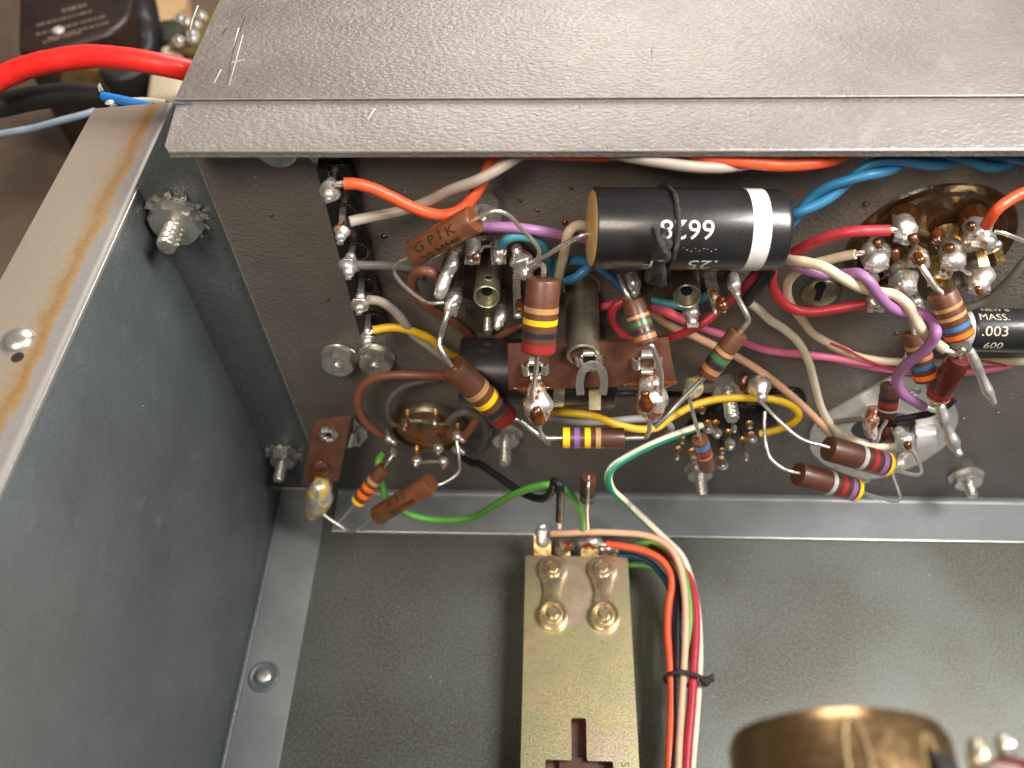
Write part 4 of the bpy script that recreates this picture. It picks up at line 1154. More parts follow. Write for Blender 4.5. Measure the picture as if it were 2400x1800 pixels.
# ================================================================ black pin socket, lower middle
s4 = thing('pin_socket', 'black multi pin socket with soldered pins under the hex bolt', 'socket', (13.625, 0, 3.722))
cc = Vector((13.632, -0.02, 3.996))
mk('base', lathe([(0.001, 0.2), (1.05, 0.2), (1.18, 0.14), (1.24, 0.0)], cc, OUT, 48), MAT['pin_base'], s4)
PINS = [((12.647, -0.2, 5.167), (12.58, -0.5, 5.4), 0.075),
        ((13.115, -0.2, 4.555), (12.975, -1, 5.074), 0.14),
        ((13.444, -0.2, 5.021), (13.349, -1.1, 5.427), 0.075),
        ((14.018, -0.2, 4.539), (13.876, -0.7, 5.006), 0.075),
        ((12.891, -0.2, 4.551), (12.763, -0.8, 5.066), 0.15),
        ((13.529, -0.2, 4.123), (13.378, -1.1, 4.669), 0.15),
        ((13.99, -0.2, 3.75), (13.782, -1.4, 4.536), 0.075),
        ((14.162, -0.2, 3.998), (14.017, -0.8, 4.593), 0.13),
        ((12.664, -0.2, 3.108), (12.562, -0.8, 3.689), 0.075),
        ((13.522, -0.2, 3.164), (13.419, -0.55, 3.529), 0.075),
        ((12.256, -0.2, 3.209), (12.08, -1, 3.89), 0.075),
        ((12.307, -0.2, 3.714), (12.198, -0.7, 4.265), 0.075),
        ((12.788, -0.2, 2.663), (12.626, -1, 3.504), 0.16),
        ((13.565, -0.2, 2.681), (13.379, -1, 3.56), 0.16)]
for i, (p, q, rr) in enumerate(PINS):
    p, q = Vector(p), Vector(q)
    pn = mk('contact_pin', join(lathe([(0.12, 0), (0.11, 0.03), (0.06, 0.08), (0.04, 0.1), (0.001, 0.1)], p, OUT, 14), tube([p, p.lerp(q, 0.5), q], 0.045, 8, 3)), MAT['copper_pin'], s4)
    mk('solder_joint', blob([p.lerp(q, 0.62), p.lerp(q, 0.86), q], [rr * 0.5, rr, rr * 0.55], n=12, seed=70 + i), MAT['solder'], pn, smooth='all')
# earth plate above it with two large joints
ep = mk('earth_plate', strip([(12.033, -0.35, 6.198), (12.704, -0.3, 6.23), (13.11, -0.28, 6.239), (13.582, -0.3, 6.244), (14.006, -0.35, 6.199)], 0.34, 0.06, (0, 0, 1)), MAT['nickel'], s4, smooth=False)
mk('solder_joint', blob([(12.241, -0.5, 6.722), (12.017, -0.9, 6.936), (11.917, -1.1, 7.033)], [0.18, 0.26, 0.14], n=20, seed=88), MAT['solder_yellow'], s4, smooth='all')
mk('solder_joint', blob([(13.67, -0.5, 6.801), (13.704, -0.9, 7.019), (13.702, -1.15, 7.016)], [0.16, 0.29, 0.13], n=20, seed=89, wob=0.08), MAT['solder'], s4, smooth='all')
mk('flux_residue', blob([(13.406, -0.45, 6.874), (13.391, -0.6, 6.757), (13.448, -0.7, 6.573)], [0.12, 0.13, 0.06], seed=90, wob=0.4), MAT['flux'], s4, smooth='all')

# ================================================================ diamond plate connector
dc = thing('plate_connector', 'grey diamond shaped connector plate with soldered centre lugs', 'connector', (17.783, 0, 4.087))
poly = [Vector(q) for q in ([(17.266, 0, 6.514), (17.785, 0, 6.494), (18.684, 0, 5.882), (19.459, 0, 4.976), (19.675, 0, 4.374), (19.757, 0, 3.284), (19.384, 0, 2.312), (18.472, 0, 1.45), (17.732, 0, 1.506), (16.612, 0, 2.282), (16.093, 0, 2.933), (15.81, 0, 3.984), (15.911, 0, 4.549)])]
pts2 = rounded([Vector((q.x, q.z)) for q in poly], 0.25)
hc = Vector((17.753, 0, 4.181))
hole = [Vector((hc.x + 0.86 * math.cos(t), -0.01, hc.z + 0.74 * math.sin(t))) for t in [2 * math.pi * k / 36 for k in range(36)]]
mk('plate', holed([[Vector((q[0], -0.01, q[1])) for q in pts2], hole], (0, -0.075, 0)), MAT['plate_grey'], dc, smooth=False)
mk('dark_insert', lathe([(0.001, 0.02), (0.80, 0.02), (0.82, 0.0)], hc + Vector((0, 0, 0)), OUT, 40), MAT['bakelite'], dc)
mk('centre_insulator', lathe([(0.001, 0.34), (0.26, 0.34), (0.30, 0.30), (0.32, 0.0)], (18.011, -0.02, 3.802), OUT, 28), MAT['resistor_red'], dc)
mk('rivet', lathe([(0.16, 0), (0.15, 0.04), (0.10, 0.06), (0.07, 0.02), (0.001, 0.02)], (18.028, -0.085, 5.846), OUT, 20), MAT['steel'], dc)
mk('rivet', lathe([(0.16, 0), (0.15, 0.04), (0.10, 0.06), (0.07, 0.02), (0.001, 0.02)], (18.115, -0.05, 1.336), OUT, 20), MAT['steel'], dc)
mk('bent_tab', strip([(18.834, -0.09, 4.303), (18.758, -0.35, 4.375), (18.812, -0.5, 4.161), (18.973, -0.55, 3.725)], 0.52, 0.05, (1, 0, 0)), MAT['plate_grey'], dc, smooth=30)
lug(dc, [(17.139, -0.1, 5.193), (16.939, -0.6, 5.372), (16.839, -1.1, 5.338)], 0.3, [(16.783, -0.8, 5.943), (16.709, -1, 5.83), (16.685, -1.15, 5.645), (16.821, -1.3, 5.461)], [0.17, 0.21, 0.14, 0.09], 'solder_flux', seed=101)
lug(dc, [(18.264, -0.1, 4.244), (18.061, -0.6, 4.486), (17.894, -1.1, 4.814)], 0.3, [(17.657, -0.9, 5.174), (17.758, -1.1, 5.117), (17.848, -1.25, 4.984)], [0.16, 0.25, 0.14], 'solder', seed=102)
lug(dc, [(18.479, -0.3, 3.254), (18.116, -0.9, 3.8), (17.937, -1.2, 4.018)], 0.24, [(18.075, -1, 4.155), (17.927, -1.2, 4.148), (17.785, -1.35, 4.063)], [0.15, 0.17, 0.09], 'solder', seed=103)
mk('flux_bead', blob([(17.666, -1.42, 5.395), (17.71, -1.45, 5.292)], [0.10, 0.08], n=12, seed=5), MAT['flux'], dc, smooth='all')

# ================================================================ large octal socket at the right
s5 = thing('octal_socket', 'large round dark socket with fat white soldered lugs at right', 'tube socket', (16.512, 0, 10.942), 'tube sockets on the panel')
cc = Vector((16.566, 0, 10.892))
mk('base', lathe([(0.001, 0.06), (0.55, 0.06), (0.60, 0.10), (1.45, 0.10), (1.52, 0.04), (1.68, 0.04), (1.72, 0.0)], cc, OUT, 64), MAT['socket_brown'], s5)
OCT = [([(15.657, -0.1, 11.957), (15.46, -0.7, 12.154), (15.346, -1.15, 12.231)], [(15.417, -0.75, 12.199), (15.401, -0.95, 12.214), (15.39, -1.1, 12.184)], [0.20, 0.26, 0.16], 'solder', 0.42),
       ([(15.257, -0.2, 11.251), (15.076, -0.8, 11.506), (14.954, -1.3, 11.638)], [(15.012, -0.8, 11.662), (14.985, -1, 11.655), (14.965, -1.2, 11.651)], [0.21, 0.30, 0.24], 'solder', 0.46),
       ([(16.033, -0.4, 11.352), (15.898, -0.9, 11.517), (15.752, -1.3, 11.687)], [(15.819, -0.9, 11.65), (15.772, -1.15, 11.716)], [0.12, 0.20], 'solder_flux', 0.42),
       ([(15.983, -0.3, 10.695), (15.796, -0.9, 10.917), (15.684, -1.4, 11.034)], [(15.693, -0.9, 11.128), (15.703, -1.1, 11.074), (15.682, -1.35, 11.099)], [0.20, 0.29, 0.22], 'solder', 0.46),
       ([(16.713, -0.1, 11.456), (16.514, -0.8, 11.601), (16.405, -1.3, 11.69)], [(16.481, -0.8, 11.689), (16.451, -1.05, 11.71), (16.412, -1.25, 11.729)], [0.18, 0.25, 0.22], 'solder', 0.46),
       ([(17.021, -0.1, 11.916), (16.886, -0.7, 12.051), (16.823, -1.2, 12.072)], [(16.757, -0.8, 12.184), (16.824, -1, 12.137), (16.935, -1.15, 12.131)], [0.20, 0.29, 0.17], 'solder', 0.42),
       ([(17.568, -0.3, 10.655), (17.324, -0.9, 10.902), (17.198, -1.3, 10.962)], [(17.277, -0.8, 11.012), (17.234, -1.05, 11.055), (17.186, -1.25, 11.027)], [0.20, 0.26, 0.21], 'solder', 0.44),
       ([(15.66, -0.3, 9.768), (15.514, -0.8, 10.046), (15.394, -1.2, 10.253)], [(15.39, -0.8, 10.172), (15.426, -1, 10.211), (15.494, -1.1, 10.22)], [0.12, 0.21, 0.13], 'solder', 0.34),
       ([(16.485, -0.4, 9.906), (16.314, -0.9, 10.186), (16.237, -1.2, 10.285)], [(16.237, -0.9, 10.311), (16.214, -1.1, 10.377)], [0.13, 0.13], 'solder', 0.3)]
for i, (st, bl, rr, mt, wd) in enumerate(OCT):
    lg = lug(s5, st, wd, bl, rr, mt, 'gold_lug', seed=120 + i, th=0.06)
    # the forked tip of each lug
    p, q = Vector(st[-2]), Vector(st[-1])
    d = (q - p).normalized()
    for sx in (-1, 1):
        mk('lug_fork', strip([q + Vector((sx * wd * 0.30, 0, 0)) - d * 0.15, q + Vector((sx * wd * 0.32, 0, 0)) + d * 0.10], wd * 0.36, 0.10, (1, 0, 0)), MAT['tin'], lg, smooth=False)
for i, q in enumerate(([(15.66, -0.12, 11.932), (17.017, -0.12, 11.912), (16.66, -0.2, 11.481), (15.495, -0.1, 10.445), (15.897, -0.1, 9.997)])):
    mk('lug_barrel', lathe([(0.30, 0), (0.29, 0.18), (0.26, 0.30), (0.20, 0.30), (0.18, 0.2), (0.001, 0.2)], q, (0.02, -1, -0.15), 22), MAT['gold_lug'] if i == 2 else MAT['amber'], s5)
for st, wd in (([(17.015, -0.9, 11.743), (16.961, -1.2, 11.77), (16.967, -1.4, 11.704)], 0.20), ([(17.433, -0.7, 11.642), (17.306, -1.1, 11.762), (17.252, -1.4, 11.815)], 0.18), ([(16.672, -0.8, 10.796), (16.644, -1, 10.835), (16.575, -1.3, 10.887)], 0.13), ([(16.778, -0.8, 10.82), (16.741, -1, 10.859), (16.662, -1.3, 10.935)], 0.12), ([(16.496, -0.3, 10.958), (16.372, -0.8, 11.031), (16.362, -1.2, 10.946)], 0.30)):
    mk('contact_blade', strip(st, wd, 0.06, (1, 0, 0)), MAT['gold_lug'], s5, smooth=False)
mk('solder_joint', blob([(16.49, -1, 11.093), (16.513, -1.1, 11.218), (16.495, -1.15, 11.315)], [0.12, 0.14, 0.08], seed=140), MAT['solder'], s5, smooth='all')
mk('solder_joint', blob([(17.183, -1.1, 11.978), (17.149, -1.1, 11.913), (17.077, -1.1, 11.826)], [0.11, 0.09, 0.06], seed=141), MAT['solder'], s5, smooth='all')
mk('solder_joint', blob([(17.135, -0.8, 10.235), (17.087, -1, 10.3)], [0.10, 0.12], seed=142), MAT['solder'], s5, smooth='all')
mk('flux_bead', blob([(16.161, -0.7, 11.899), (16.149, -0.85, 11.867)], [0.12, 0.10], seed=143, wob=0.3), MAT['flux'], s5, smooth='all')
for i_, (p_, r_) in enumerate((((14.806, -1.25, 12.197), 0.09), ((15.463, -1.2, 12.278), 0.10), ((16.286, -1.12, 11.929), 0.10), ((16.604, -0.95, 12.342), 0.10), ((17.09, -1.45, 11.12), 0.08), ((15.492, -0.8, 11.463), 0.13))):
    mk('flux_bead', blob([p_, Vector(p_) + Vector((0.03, -0.05, -0.05))], [r_, r_ * 0.8], n=12, seed=150 + i_, wob=0.3), MAT['flux'], s5, smooth='all')
mk('flux_bead', blob([(15.603, -1.42, 11.979), (15.601, -1.5, 11.95)], [0.09, 0.11], seed=144, wob=0.3), MAT['flux'], s5, smooth='all')
mk('link_wire', tube([(16.5, -1.3, 11.646), (16.686, -1.25, 11.485), (16.916, -1.2, 11.299)], 0.05, 8), MAT['tin'], s5)
mk('link_wire', tube([(15.708, -1.4, 11.058), (15.845, -1.4, 10.844), (16.098, -1.3, 10.42)], 0.055, 8), MAT['tin'], s5)
mk('link_wire', tube([(14.923, -1.2, 11.403), (14.97, -1.25, 11.316), (15.089, -1.2, 11.127)], 0.11, 8), MAT['tin'], s5)


# ================================================================ hook-up wire
R = 0.105
wire('orange wire leaving the top lug of the black terminal strip', [*[(4.664, -1, 13.419), (4.892, -0.98, 13.389), (5.173, -0.95, 13.259), (5.497, -0.95, 13.058), (5.829, -0.98, 12.855), (6.129, -1, 12.714), (6.414, -1, 12.647), (6.642, -1, 12.691), (6.872, -0.95, 12.807), (7.055, -0.85, 12.987), (7.213, -0.7, 13.184), (7.354, -0.6, 13.445), (7.493, -0.55, 13.686)],
      *[(8.127, -0.6, 13.786), (8.875, -0.62, 13.779), (9.617, -0.65, 13.782), (10.256, -0.55, 13.807), (10.871, -0.7, 13.857), (11.483, -0.85, 13.844), (12.212, -0.9, 13.792)], *[(12.701, -0.9, 13.747), (13.188, -0.85, 13.738), (13.659, -0.7, 13.71), (14.085, -0.5, 13.748), (14.516, -0.4, 13.773)]], 0.115, 'orange', tips=[((4.682, -1, 13.419), (4.493, -1.05, 13.42))])
wire('grey wire from the second lug crossing the orange wire', [*[(4.598, -1, 12.474), (4.939, -0.85, 12.445), (5.618, -0.7, 12.493), (6.103, -0.72, 12.717), (6.6, -0.85, 13.114), (7.177, -0.95, 13.458), (7.612, -0.85, 13.671), (7.931, -0.7, 13.802)], *[(8.233, -0.5, 13.89), (9.087, -0.5, 13.837), (9.818, -0.75, 13.859), (10.432, -0.95, 13.873), (11.059, -1, 13.803), (11.592, -0.95, 13.742), (12.152, -0.75, 13.674), (12.54, -0.5, 13.621)], (13.042, -0.4, 13.802)], 0.110, 'grey')
wire('dark grey wire from the third lug passing under the brown capacitor', [(4.528, -1, 11.284), (4.753, -0.95, 11.225), (5.052, -0.8, 11.07), (5.315, -0.5, 10.72), (5.486, -0.2, 10.312), (5.633, -0.12, 10.086)], 0.098, 'dgrey')
wire('grey brown wire from the fourth lug running behind the dusty black capacitor', [*[(4.598, -1, 10.23), (4.791, -0.9, 10.086), (4.989, -0.8, 9.771), (5.185, -0.75, 9.328), (5.35, -0.7, 8.766)], *[(5.651, -0.65, 8.292), (5.914, -0.5, 7.695), (6.24, -0.15, 6.726), (6.655, -0.12, 6.254)]], 0.105, 'grey')
wire('yellow wire from the bottom lug of the black terminal strip', [*[(4.539, -1, 9.222), (4.932, -0.85, 9.141), (5.296, -0.75, 8.939), (5.714, -0.7, 8.624)], *[(6.001, -0.55, 7.98), (6.327, -0.3, 7.339), (6.679, -0.12, 6.646)]], 0.098, 'yellow', tips=[((4.565, -1, 9.222), (4.431, -1.05, 9.166))])
wire('yellow wire looping round the hex bolt above the black pin socket', [*[(8.42, -1.6, 6.945), (8.754, -1.7, 7.054), (9.138, -1.8, 7.169), (9.629, -1.9, 7.191), (10.186, -2, 6.994), (10.751, -2, 6.808), (11.152, -1.9, 6.742)], *[(11.437, -1.6, 6.649), (11.738, -1.4, 6.664), (12.031, -1.2, 6.637), (12.385, -1.05, 6.64), (12.738, -0.95, 6.634), (13.088, -0.9, 6.621), (13.514, -0.9, 6.619), (14.032, -0.9, 6.587), (14.403, -0.9, 6.452), (14.739, -0.9, 6.189), (14.874, -0.95, 5.989), (14.809, -1, 5.751), (14.605, -1, 5.495), (14.344, -1, 5.314), (14.052, -1, 5.178)]], 0.094, 'yellow')
wire('pale grey wire below the brown terminal strip curling at its right end', [*[(8.42, -1.3, 6.319), (8.766, -1.4, 6.368), (9.31, -1.5, 6.381), (9.882, -1.5, 6.382), (10.584, -1.5, 6.506), (11.034, -1.5, 6.529), (11.416, -1.5, 6.411), (11.588, -1.5, 6.161), (11.563, -1.45, 5.931)]], 0.095, 'palegrey')
wire('brown wire looping from the first tube socket behind the black capacitor', [*[(6.228, -0.9, 10.746), (6.107, -0.95, 10.97), (5.923, -0.95, 11.072), (5.735, -0.9, 10.969), (5.583, -0.8, 10.604), (5.593, -0.7, 10.137), (5.784, -0.6, 9.615), (6.168, -0.45, 9.058), (6.442, -0.3, 8.541), (6.642, -0.14, 7.95)], *[(6.702, -0.12, 7.026), (6.381, -0.14, 6.619)]], 0.108, 'brown')
wire('brown wire arching over the miniature socket to its left lug', [(6.668, -0.13, 6.464), (6.335, -0.3, 6.67), (6.005, -0.6, 7.03), (5.305, -0.7, 7.174), (4.669, -0.7, 7.165), (4.151, -0.7, 7.001), (3.811, -0.7, 6.634), (3.634, -0.75, 6.2), (3.607, -0.8, 5.702), (3.732, -0.85, 5.214), (4.057, -0.9, 4.757)], 0.108, 'brown')
wire('short brown wire into the right lug of the miniature socket', [(7.056, -0.5, 6.066), (6.906, -0.7, 5.88), (6.719, -0.85, 5.619), (6.521, -0.95, 5.279), (6.313, -1, 4.882)], 0.10, 'brown')
wire('brown wire stub behind the thick standing resistor', [*[(7.249, -0.3, 8.103), (7.487, -0.4, 8.437), (7.821, -0.4, 8.69), (8.146, -0.3, 8.744), (8.498, -0.2, 8.756)]], 0.098, 'brown')
wire('teal wire arching from the first tube socket', [(7.565, -1.1, 11.963), (7.669, -1.15, 12.15), (7.849, -1.15, 12.242), (8.038, -1.12, 12.197), (8.226, -1.05, 12.039), (8.377, -0.95, 11.804), (8.463, -0.85, 11.476), (8.515, -0.7, 11.05), (8.601, -0.55, 10.567), (8.683, -0.4, 10.111), (8.739, -0.2, 9.563)], 0.098, 'teal')
wire('bright blue wire looped beside the left end of the large capacitor', [(10.184, -0.25, 9.779), (9.882, -0.4, 10.337), (9.545, -0.6, 10.871), (9.236, -0.75, 11.165), (8.969, -0.8, 11.253), (8.755, -0.8, 11.202), (8.674, -0.8, 10.999), (8.713, -0.85, 10.827), (8.885, -0.9, 10.758), (9.074, -0.95, 10.897), (9.288, -0.85, 11.036), (9.588, -0.5, 11.028)], 0.098, 'blue')
wire('short teal wire under the shadowed tube socket shield', [(10.782, -0.5, 9.755), (10.934, -0.55, 9.734), (11.136, -0.6, 9.727), (11.377, -0.7, 9.763), (11.59, -0.75, 9.782), (11.897, -0.4, 9.655), (12.055, -0.3, 9.7)], 0.098, 'teal')
wire('cream wire dropping past the standoff from the large capacitor', [*[(9.546, -0.45, 11.796), (9.244, -0.7, 12.102), (9.019, -0.85, 12.223), (8.906, -0.95, 12.177), (8.85, -1, 11.93), (8.806, -1, 11.547), (8.744, -0.95, 11.1), (8.705, -0.85, 10.617)], *[(8.686, -0.5, 9.95), (8.553, -0.3, 9.321)]], 0.105, 'cream')
wire('violet wire ducking behind the large capacitor and curling to the tinned post', [*[(7.029, -1, 12.339), (7.211, -1.05, 12.376), (7.716, -1.1, 12.426), (8.256, -1.1, 12.343)], *[(8.576, -0.95, 12.13), (9.069, -0.75, 11.837), (9.568, -0.42, 11.416), (10.409, -0.3, 11.206), (11.63, -0.3, 11.111), (12.576, -0.42, 11.13)], *[(13.08, -0.75, 11.354), (13.27, -1, 11.469), (13.511, -1.2, 11.475), (13.8, -1.3, 11.431), (14.143, -1.35, 11.392), (14.351, -1.5, 11.588), (14.496, -1.65, 11.748), (14.674, -1.8, 11.706), (14.911, -1.9, 11.441), (15.245, -1.9, 11.094), (15.603, -1.9, 10.899), (15.835, -2, 11.006), (16.066, -2.1, 10.915)],
      *[(16.049, -2.45, 10.962), (16.042, -2.5, 10.71), (15.964, -2.5, 10.369), (15.833, -2.45, 9.973), (15.814, -2.4, 9.566), (15.897, -2.4, 9.211), (16.127, -2.4, 8.871), (16.482, -2.35, 8.549), (16.801, -2.3, 8.268)]], 0.108, 'violet', tips=[((16.775, -2.3, 8.287), (17.139, -2.35, 8.148))])
wire('cream wire twisted with the violet wire beside the large socket', [*[(12.722, -0.4, 11.011)], *[(13.163, -0.7, 11.223), (13.35, -1.15, 11.611), (13.598, -1.35, 11.746), (13.883, -1.55, 11.796), (14.222, -1.7, 11.664), (14.603, -1.75, 11.466), (15.03, -1.65, 11.242), (15.315, -1.7, 11.231), (15.555, -1.85, 11.143), (15.749, -2.05, 10.958)], *[(15.822, -2.25, 10.882), (16.138, -2.15, 10.454), (16.438, -2.1, 10.195), (16.622, -2.2, 10.112)]], 0.105, 'cream', tips=[((16.585, -2.2, 10.141), (16.815, -2.3, 10.071)), ((16.787, -2.3, 10.079), (16.828, -2.4, 10.358))])
wire('cream wire with a red tracer running along the panel to the right edge', [*[(14.487, -1.25, 11.878), (14.296, -1.15, 11.717), (14.097, -1.05, 11.522), (13.849, -0.95, 11.309), (13.66, -0.85, 11.008), (13.579, -0.75, 10.613), (13.674, -0.65, 10.117), (13.967, -0.5, 9.509), (14.379, -0.4, 8.89)], *[(14.718, -0.3, 8.395), (15.247, -0.25, 7.959), (15.792, -0.22, 7.601)], *[(15.289, -0.2, 7.854), (16.018, -0.2, 7.445), (16.715, -0.22, 7.278), (17.292, -0.25, 7.288), (17.916, -0.25, 7.271), (18.525, -0.25, 7.289), (19.068, -0.25, 7.311), (19.624, -0.2, 7.265), (20.234, -0.2, 7.273)]], 0.098, 'cream', tips=[((14.473, -1.25, 11.872), (14.646, -1.25, 11.941))])
wire('red tracer thread wound round the cream wire on the panel', [*[(15.208, -0.32, 8.069), (15.586, -0.33, 7.893), (15.967, -0.33, 7.63), (16.384, -0.32, 7.374), (16.721, -0.3, 7.202), (17.167, -0.25, 7.016)], *[(18.714, -0.36, 7.504), (19.032, -0.36, 7.468), (19.386, -0.34, 7.363), (19.665, -0.3, 7.24)]], 0.03, 'red')
wire('red wire into the upper left lug of the large dark socket', [*[(12.791, -0.45, 10.993)], *[(13.233, -0.6, 10.974), (13.29, -0.8, 11.322), (13.459, -0.95, 11.678), (13.677, -1.1, 12.056), (13.922, -1.2, 12.311), (14.277, -1.3, 12.52), (14.595, -1.3, 12.535), (14.914, -1.3, 12.545)]], 0.108, 'red', tips=[((14.897, -1.3, 12.542), (15.059, -1.25, 12.499))])
wire('red wire bending below the slotted screw to the large socket', [*[(13.18, -0.45, 10.859)], *[(13.225, -0.6, 10.736), (13.263, -0.7, 10.525), (13.381, -0.8, 10.275), (13.606, -0.85, 10.002), (13.905, -0.9, 9.855), (14.265, -0.95, 9.865), (14.704, -1, 10.028), (15.215, -1.05, 10.24)]], 0.105, 'red')
wire('crimson wire looping under the shadowed tube socket', [*[(10.167, -0.55, 9.729), (10.016, -0.6, 9.655), (9.94, -0.65, 9.479), (9.96, -0.65, 9.192), (10.112, -0.6, 8.814), (10.391, -0.55, 8.482), (10.791, -0.6, 8.4), (11.162, -0.75, 8.672), (11.552, -0.85, 8.985), (11.934, -0.85, 9.334), (12.256, -0.7, 9.555), (12.55, -0.6, 9.876), (12.831, -0.5, 10.307), (13.006, -0.4, 10.653)]], 0.098, 'crimson')
wire('salmon pink wire into the solder lug under the shadowed tube socket', [(10.716, -0.5, 9.564), (10.878, -0.6, 9.591), (11.065, -0.75, 9.651), (11.288, -0.9, 9.668), (11.539, -1, 9.617)], 0.105, 'pink')
wire('salmon pink wire stub right of the standoff', [(9.541, -0.2, 9.081), (9.705, -0.3, 9.272), (9.889, -0.35, 9.38), (10.07, -0.4, 9.514), (10.248, -0.3, 9.509)], 0.092, 'pink')
wire('rose pink wire running along the panel to the right edge', [*[(11.718, -0.3, 8.784), (12.052, -0.35, 8.659), (12.56, -0.4, 8.468), (13.114, -0.4, 8.193)], *[(13.785, -0.35, 7.816), (14.669, -0.3, 7.606), (15.562, -0.25, 7.412), (16.498, -0.2, 7.12)], *[(15.612, -0.16, 7.265), (16.473, -0.16, 6.995), (17.315, -0.16, 6.825), (18.279, -0.16, 6.771), (19.055, -0.16, 6.797), (19.612, -0.16, 6.96), (19.914, -0.14, 7.067)]], 0.095, 'rose')
wire('peach wire sloping from the shadowed tube socket to the diamond plate', [*[(10.613, -0.3, 9.331), (10.904, -0.4, 9.157), (11.161, -0.5, 8.993), (11.442, -0.55, 8.824), (11.806, -0.55, 8.622), (12.214, -0.5, 8.316)], *[(12.473, -0.5, 8.143), (12.97, -0.5, 7.801), (13.66, -0.5, 7.247), (14.49, -0.5, 6.43), (15.29, -0.5, 5.535), (15.902, -0.5, 4.797), (16.412, -0.4, 4.009)]], 0.098, 'peach')
wire('white wire curving down from the black sleeve to the diamond plate', [*[(12.869, -0.75, 9.942), (13.127, -0.7, 9.689)], *[(13.536, -0.6, 9.176), (13.904, -0.55, 8.843), (14.386, -0.5, 8.292), (14.842, -0.45, 7.473), (15.232, -0.4, 6.527), (15.738, -0.4, 5.375), (16.19, -0.5, 4.748), (16.641, -0.6, 4.376)], *[(16.524, -0.8, 4.726), (16.934, -1, 4.669), (17.313, -1.1, 4.77), (17.632, -1.1, 4.808)]], 0.10, 'white')
tag(mk('sleeve', tube([(13.088, -0.85, 11.015), (12.997, -0.85, 10.695), (12.888, -0.8, 10.312), (12.808, -0.75, 9.954)], 0.13, 14, 6), MAT['rubber']), 'glossy black sleeve under the right end of the large capacitor', 'sleeve')
wire('black wire end crossing the diamond plate', [(16.73, -1.7, 6.873), (16.98, -1.75, 7.031), (17.232, -1.8, 7.213), (17.386, -1.9, 7.488), (17.613, -1.9, 7.773), (17.701, -1.85, 7.954)], 0.085, 'black')
wire('dark grey wire lying across the left of the diamond plate', [(15.846, -0.3, 4.584), (16.125, -0.45, 4.961), (16.41, -0.55, 5.183), (16.719, -0.6, 5.339)], 0.07, 'dgrey')
wire('orange red wire rising from the large dark socket to the right edge', [(16.607, -1.35, 12.706), (16.579, -1.4, 12.949), (16.609, -1.4, 13.152), (16.773, -1.3, 13.245), (16.956, -1.2, 13.292), (17.218, -1.1, 13.357)], 0.105, 'orange')
tag(mk('bare_lead', tube([(16.933, -1.2, 12.427), (17.08, -1.25, 12.433), (17.334, -1.25, 12.33), (17.748, -1.2, 12.117)], 0.04, 8), MAT['tin']), 'bare lead leaving the large socket to the right edge', 'wire')
wire('dim grey wire sweeping from the right edge to the printed capacitor', [(18.474, -0.5, 11.207), (18.327, -0.55, 10.954), (18.248, -0.6, 10.648), (18.156, -0.6, 10.28), (18.009, -0.6, 9.899), (17.776, -0.6, 9.663), (17.58, -0.55, 9.487)], 0.085, 'dgrey')
# blue twisted pair
cl = spline([Vector(q) for q in (*[(11.861, -0.28, 11.192), (12.52, -0.38, 11.452)], *[(13.027, -0.6, 11.911), (13.114, -0.85, 12.352), (13.293, -0.9, 12.674), (13.599, -0.85, 12.958), (13.958, -0.8, 13.241), (14.316, -0.75, 13.495), (14.839, -0.65, 13.564), (15.481, -0.55, 13.589), (16.136, -0.5, 13.549), (16.779, -0.5, 13.508), (17.541, -0.4, 13.507)])], 8)
frs = frames(cl)
Lc = [0.0]
for p_, q_ in zip(cl, cl[1:]):
    Lc.append(Lc[-1] + (q_ - p_).length)
for ph in (0.0, math.pi):
    pts = [p_ + (f_[1] * math.cos(2 * math.pi * l_ / 2.1 + ph + 0.6) + f_[2] * math.sin(2 * math.pi * l_ / 2.1 + ph + 0.6)) * 0.100 for p_, f_, l_ in zip(cl, frs, Lc)]
    tag(mk('wire', tube(pts, 0.098, 12, 2), MAT['w_blue']), 'blue wire of the twisted pair rising from the large capacitor to the deck lip', 'wire', 'blue twisted pair')
wire('thin black wire arched over the miniature socket', [(5.675, -0.35, 6.541), (5.333, -0.45, 6.594), (4.875, -0.5, 6.457), (4.539, -0.55, 6.144), (4.329, -0.6, 5.695), (4.323, -0.65, 5.071), (4.45, -0.7, 4.926)], 0.075, 'dgrey')
wire('grey black wire curling over the right of the miniature socket', [(5.914, -0.9, 5.383), (6.144, -1, 5.876), (6.425, -1, 6.036), (6.699, -0.9, 5.743), (6.847, -0.7, 5.028), (6.815, -0.45, 4.032), (6.574, -0.25, 3.119), (6.23, -0.15, 2.577)], 0.095, 'dgrey')
wire('black wire from the miniature socket bending down to the slide switch', [*[(6.019, -0.15, 2.508), (6.395, -0.5, 2.696)], *[(6.647, -1.2, 3.863), (7.186, -1.7, 4.066), (7.763, -2.2, 4.176), (8.199, -2.6, 4.497), (8.496, -2.9, 5.038), (8.648, -3.1, 5.765), (8.723, -3.2, 6.349), (8.819, -3.3, 6.335), (8.846, -3.25, 5.64)], *[(8.852, -3.15, 5.106), (8.856, -3.05, 4.164)]], 0.105, 'black', tips=[((8.855, -3.05, 4.242), (8.876, -3, 3.621))])
wire('black wire lying behind the hex bolt above the pin socket', [*[(9.958, -1, 6.816), (10.168, -1.1, 7.003), (10.662, -1, 6.899), (11.114, -0.6, 6.34)], *[(13.866, -0.18, 5.786), (14.368, -0.3, 6.101), (14.651, -0.3, 6.171), (14.892, -0.28, 6.133), (15.125, -0.22, 5.799), (15.318, -0.12, 5.229)]], 0.085, 'black')
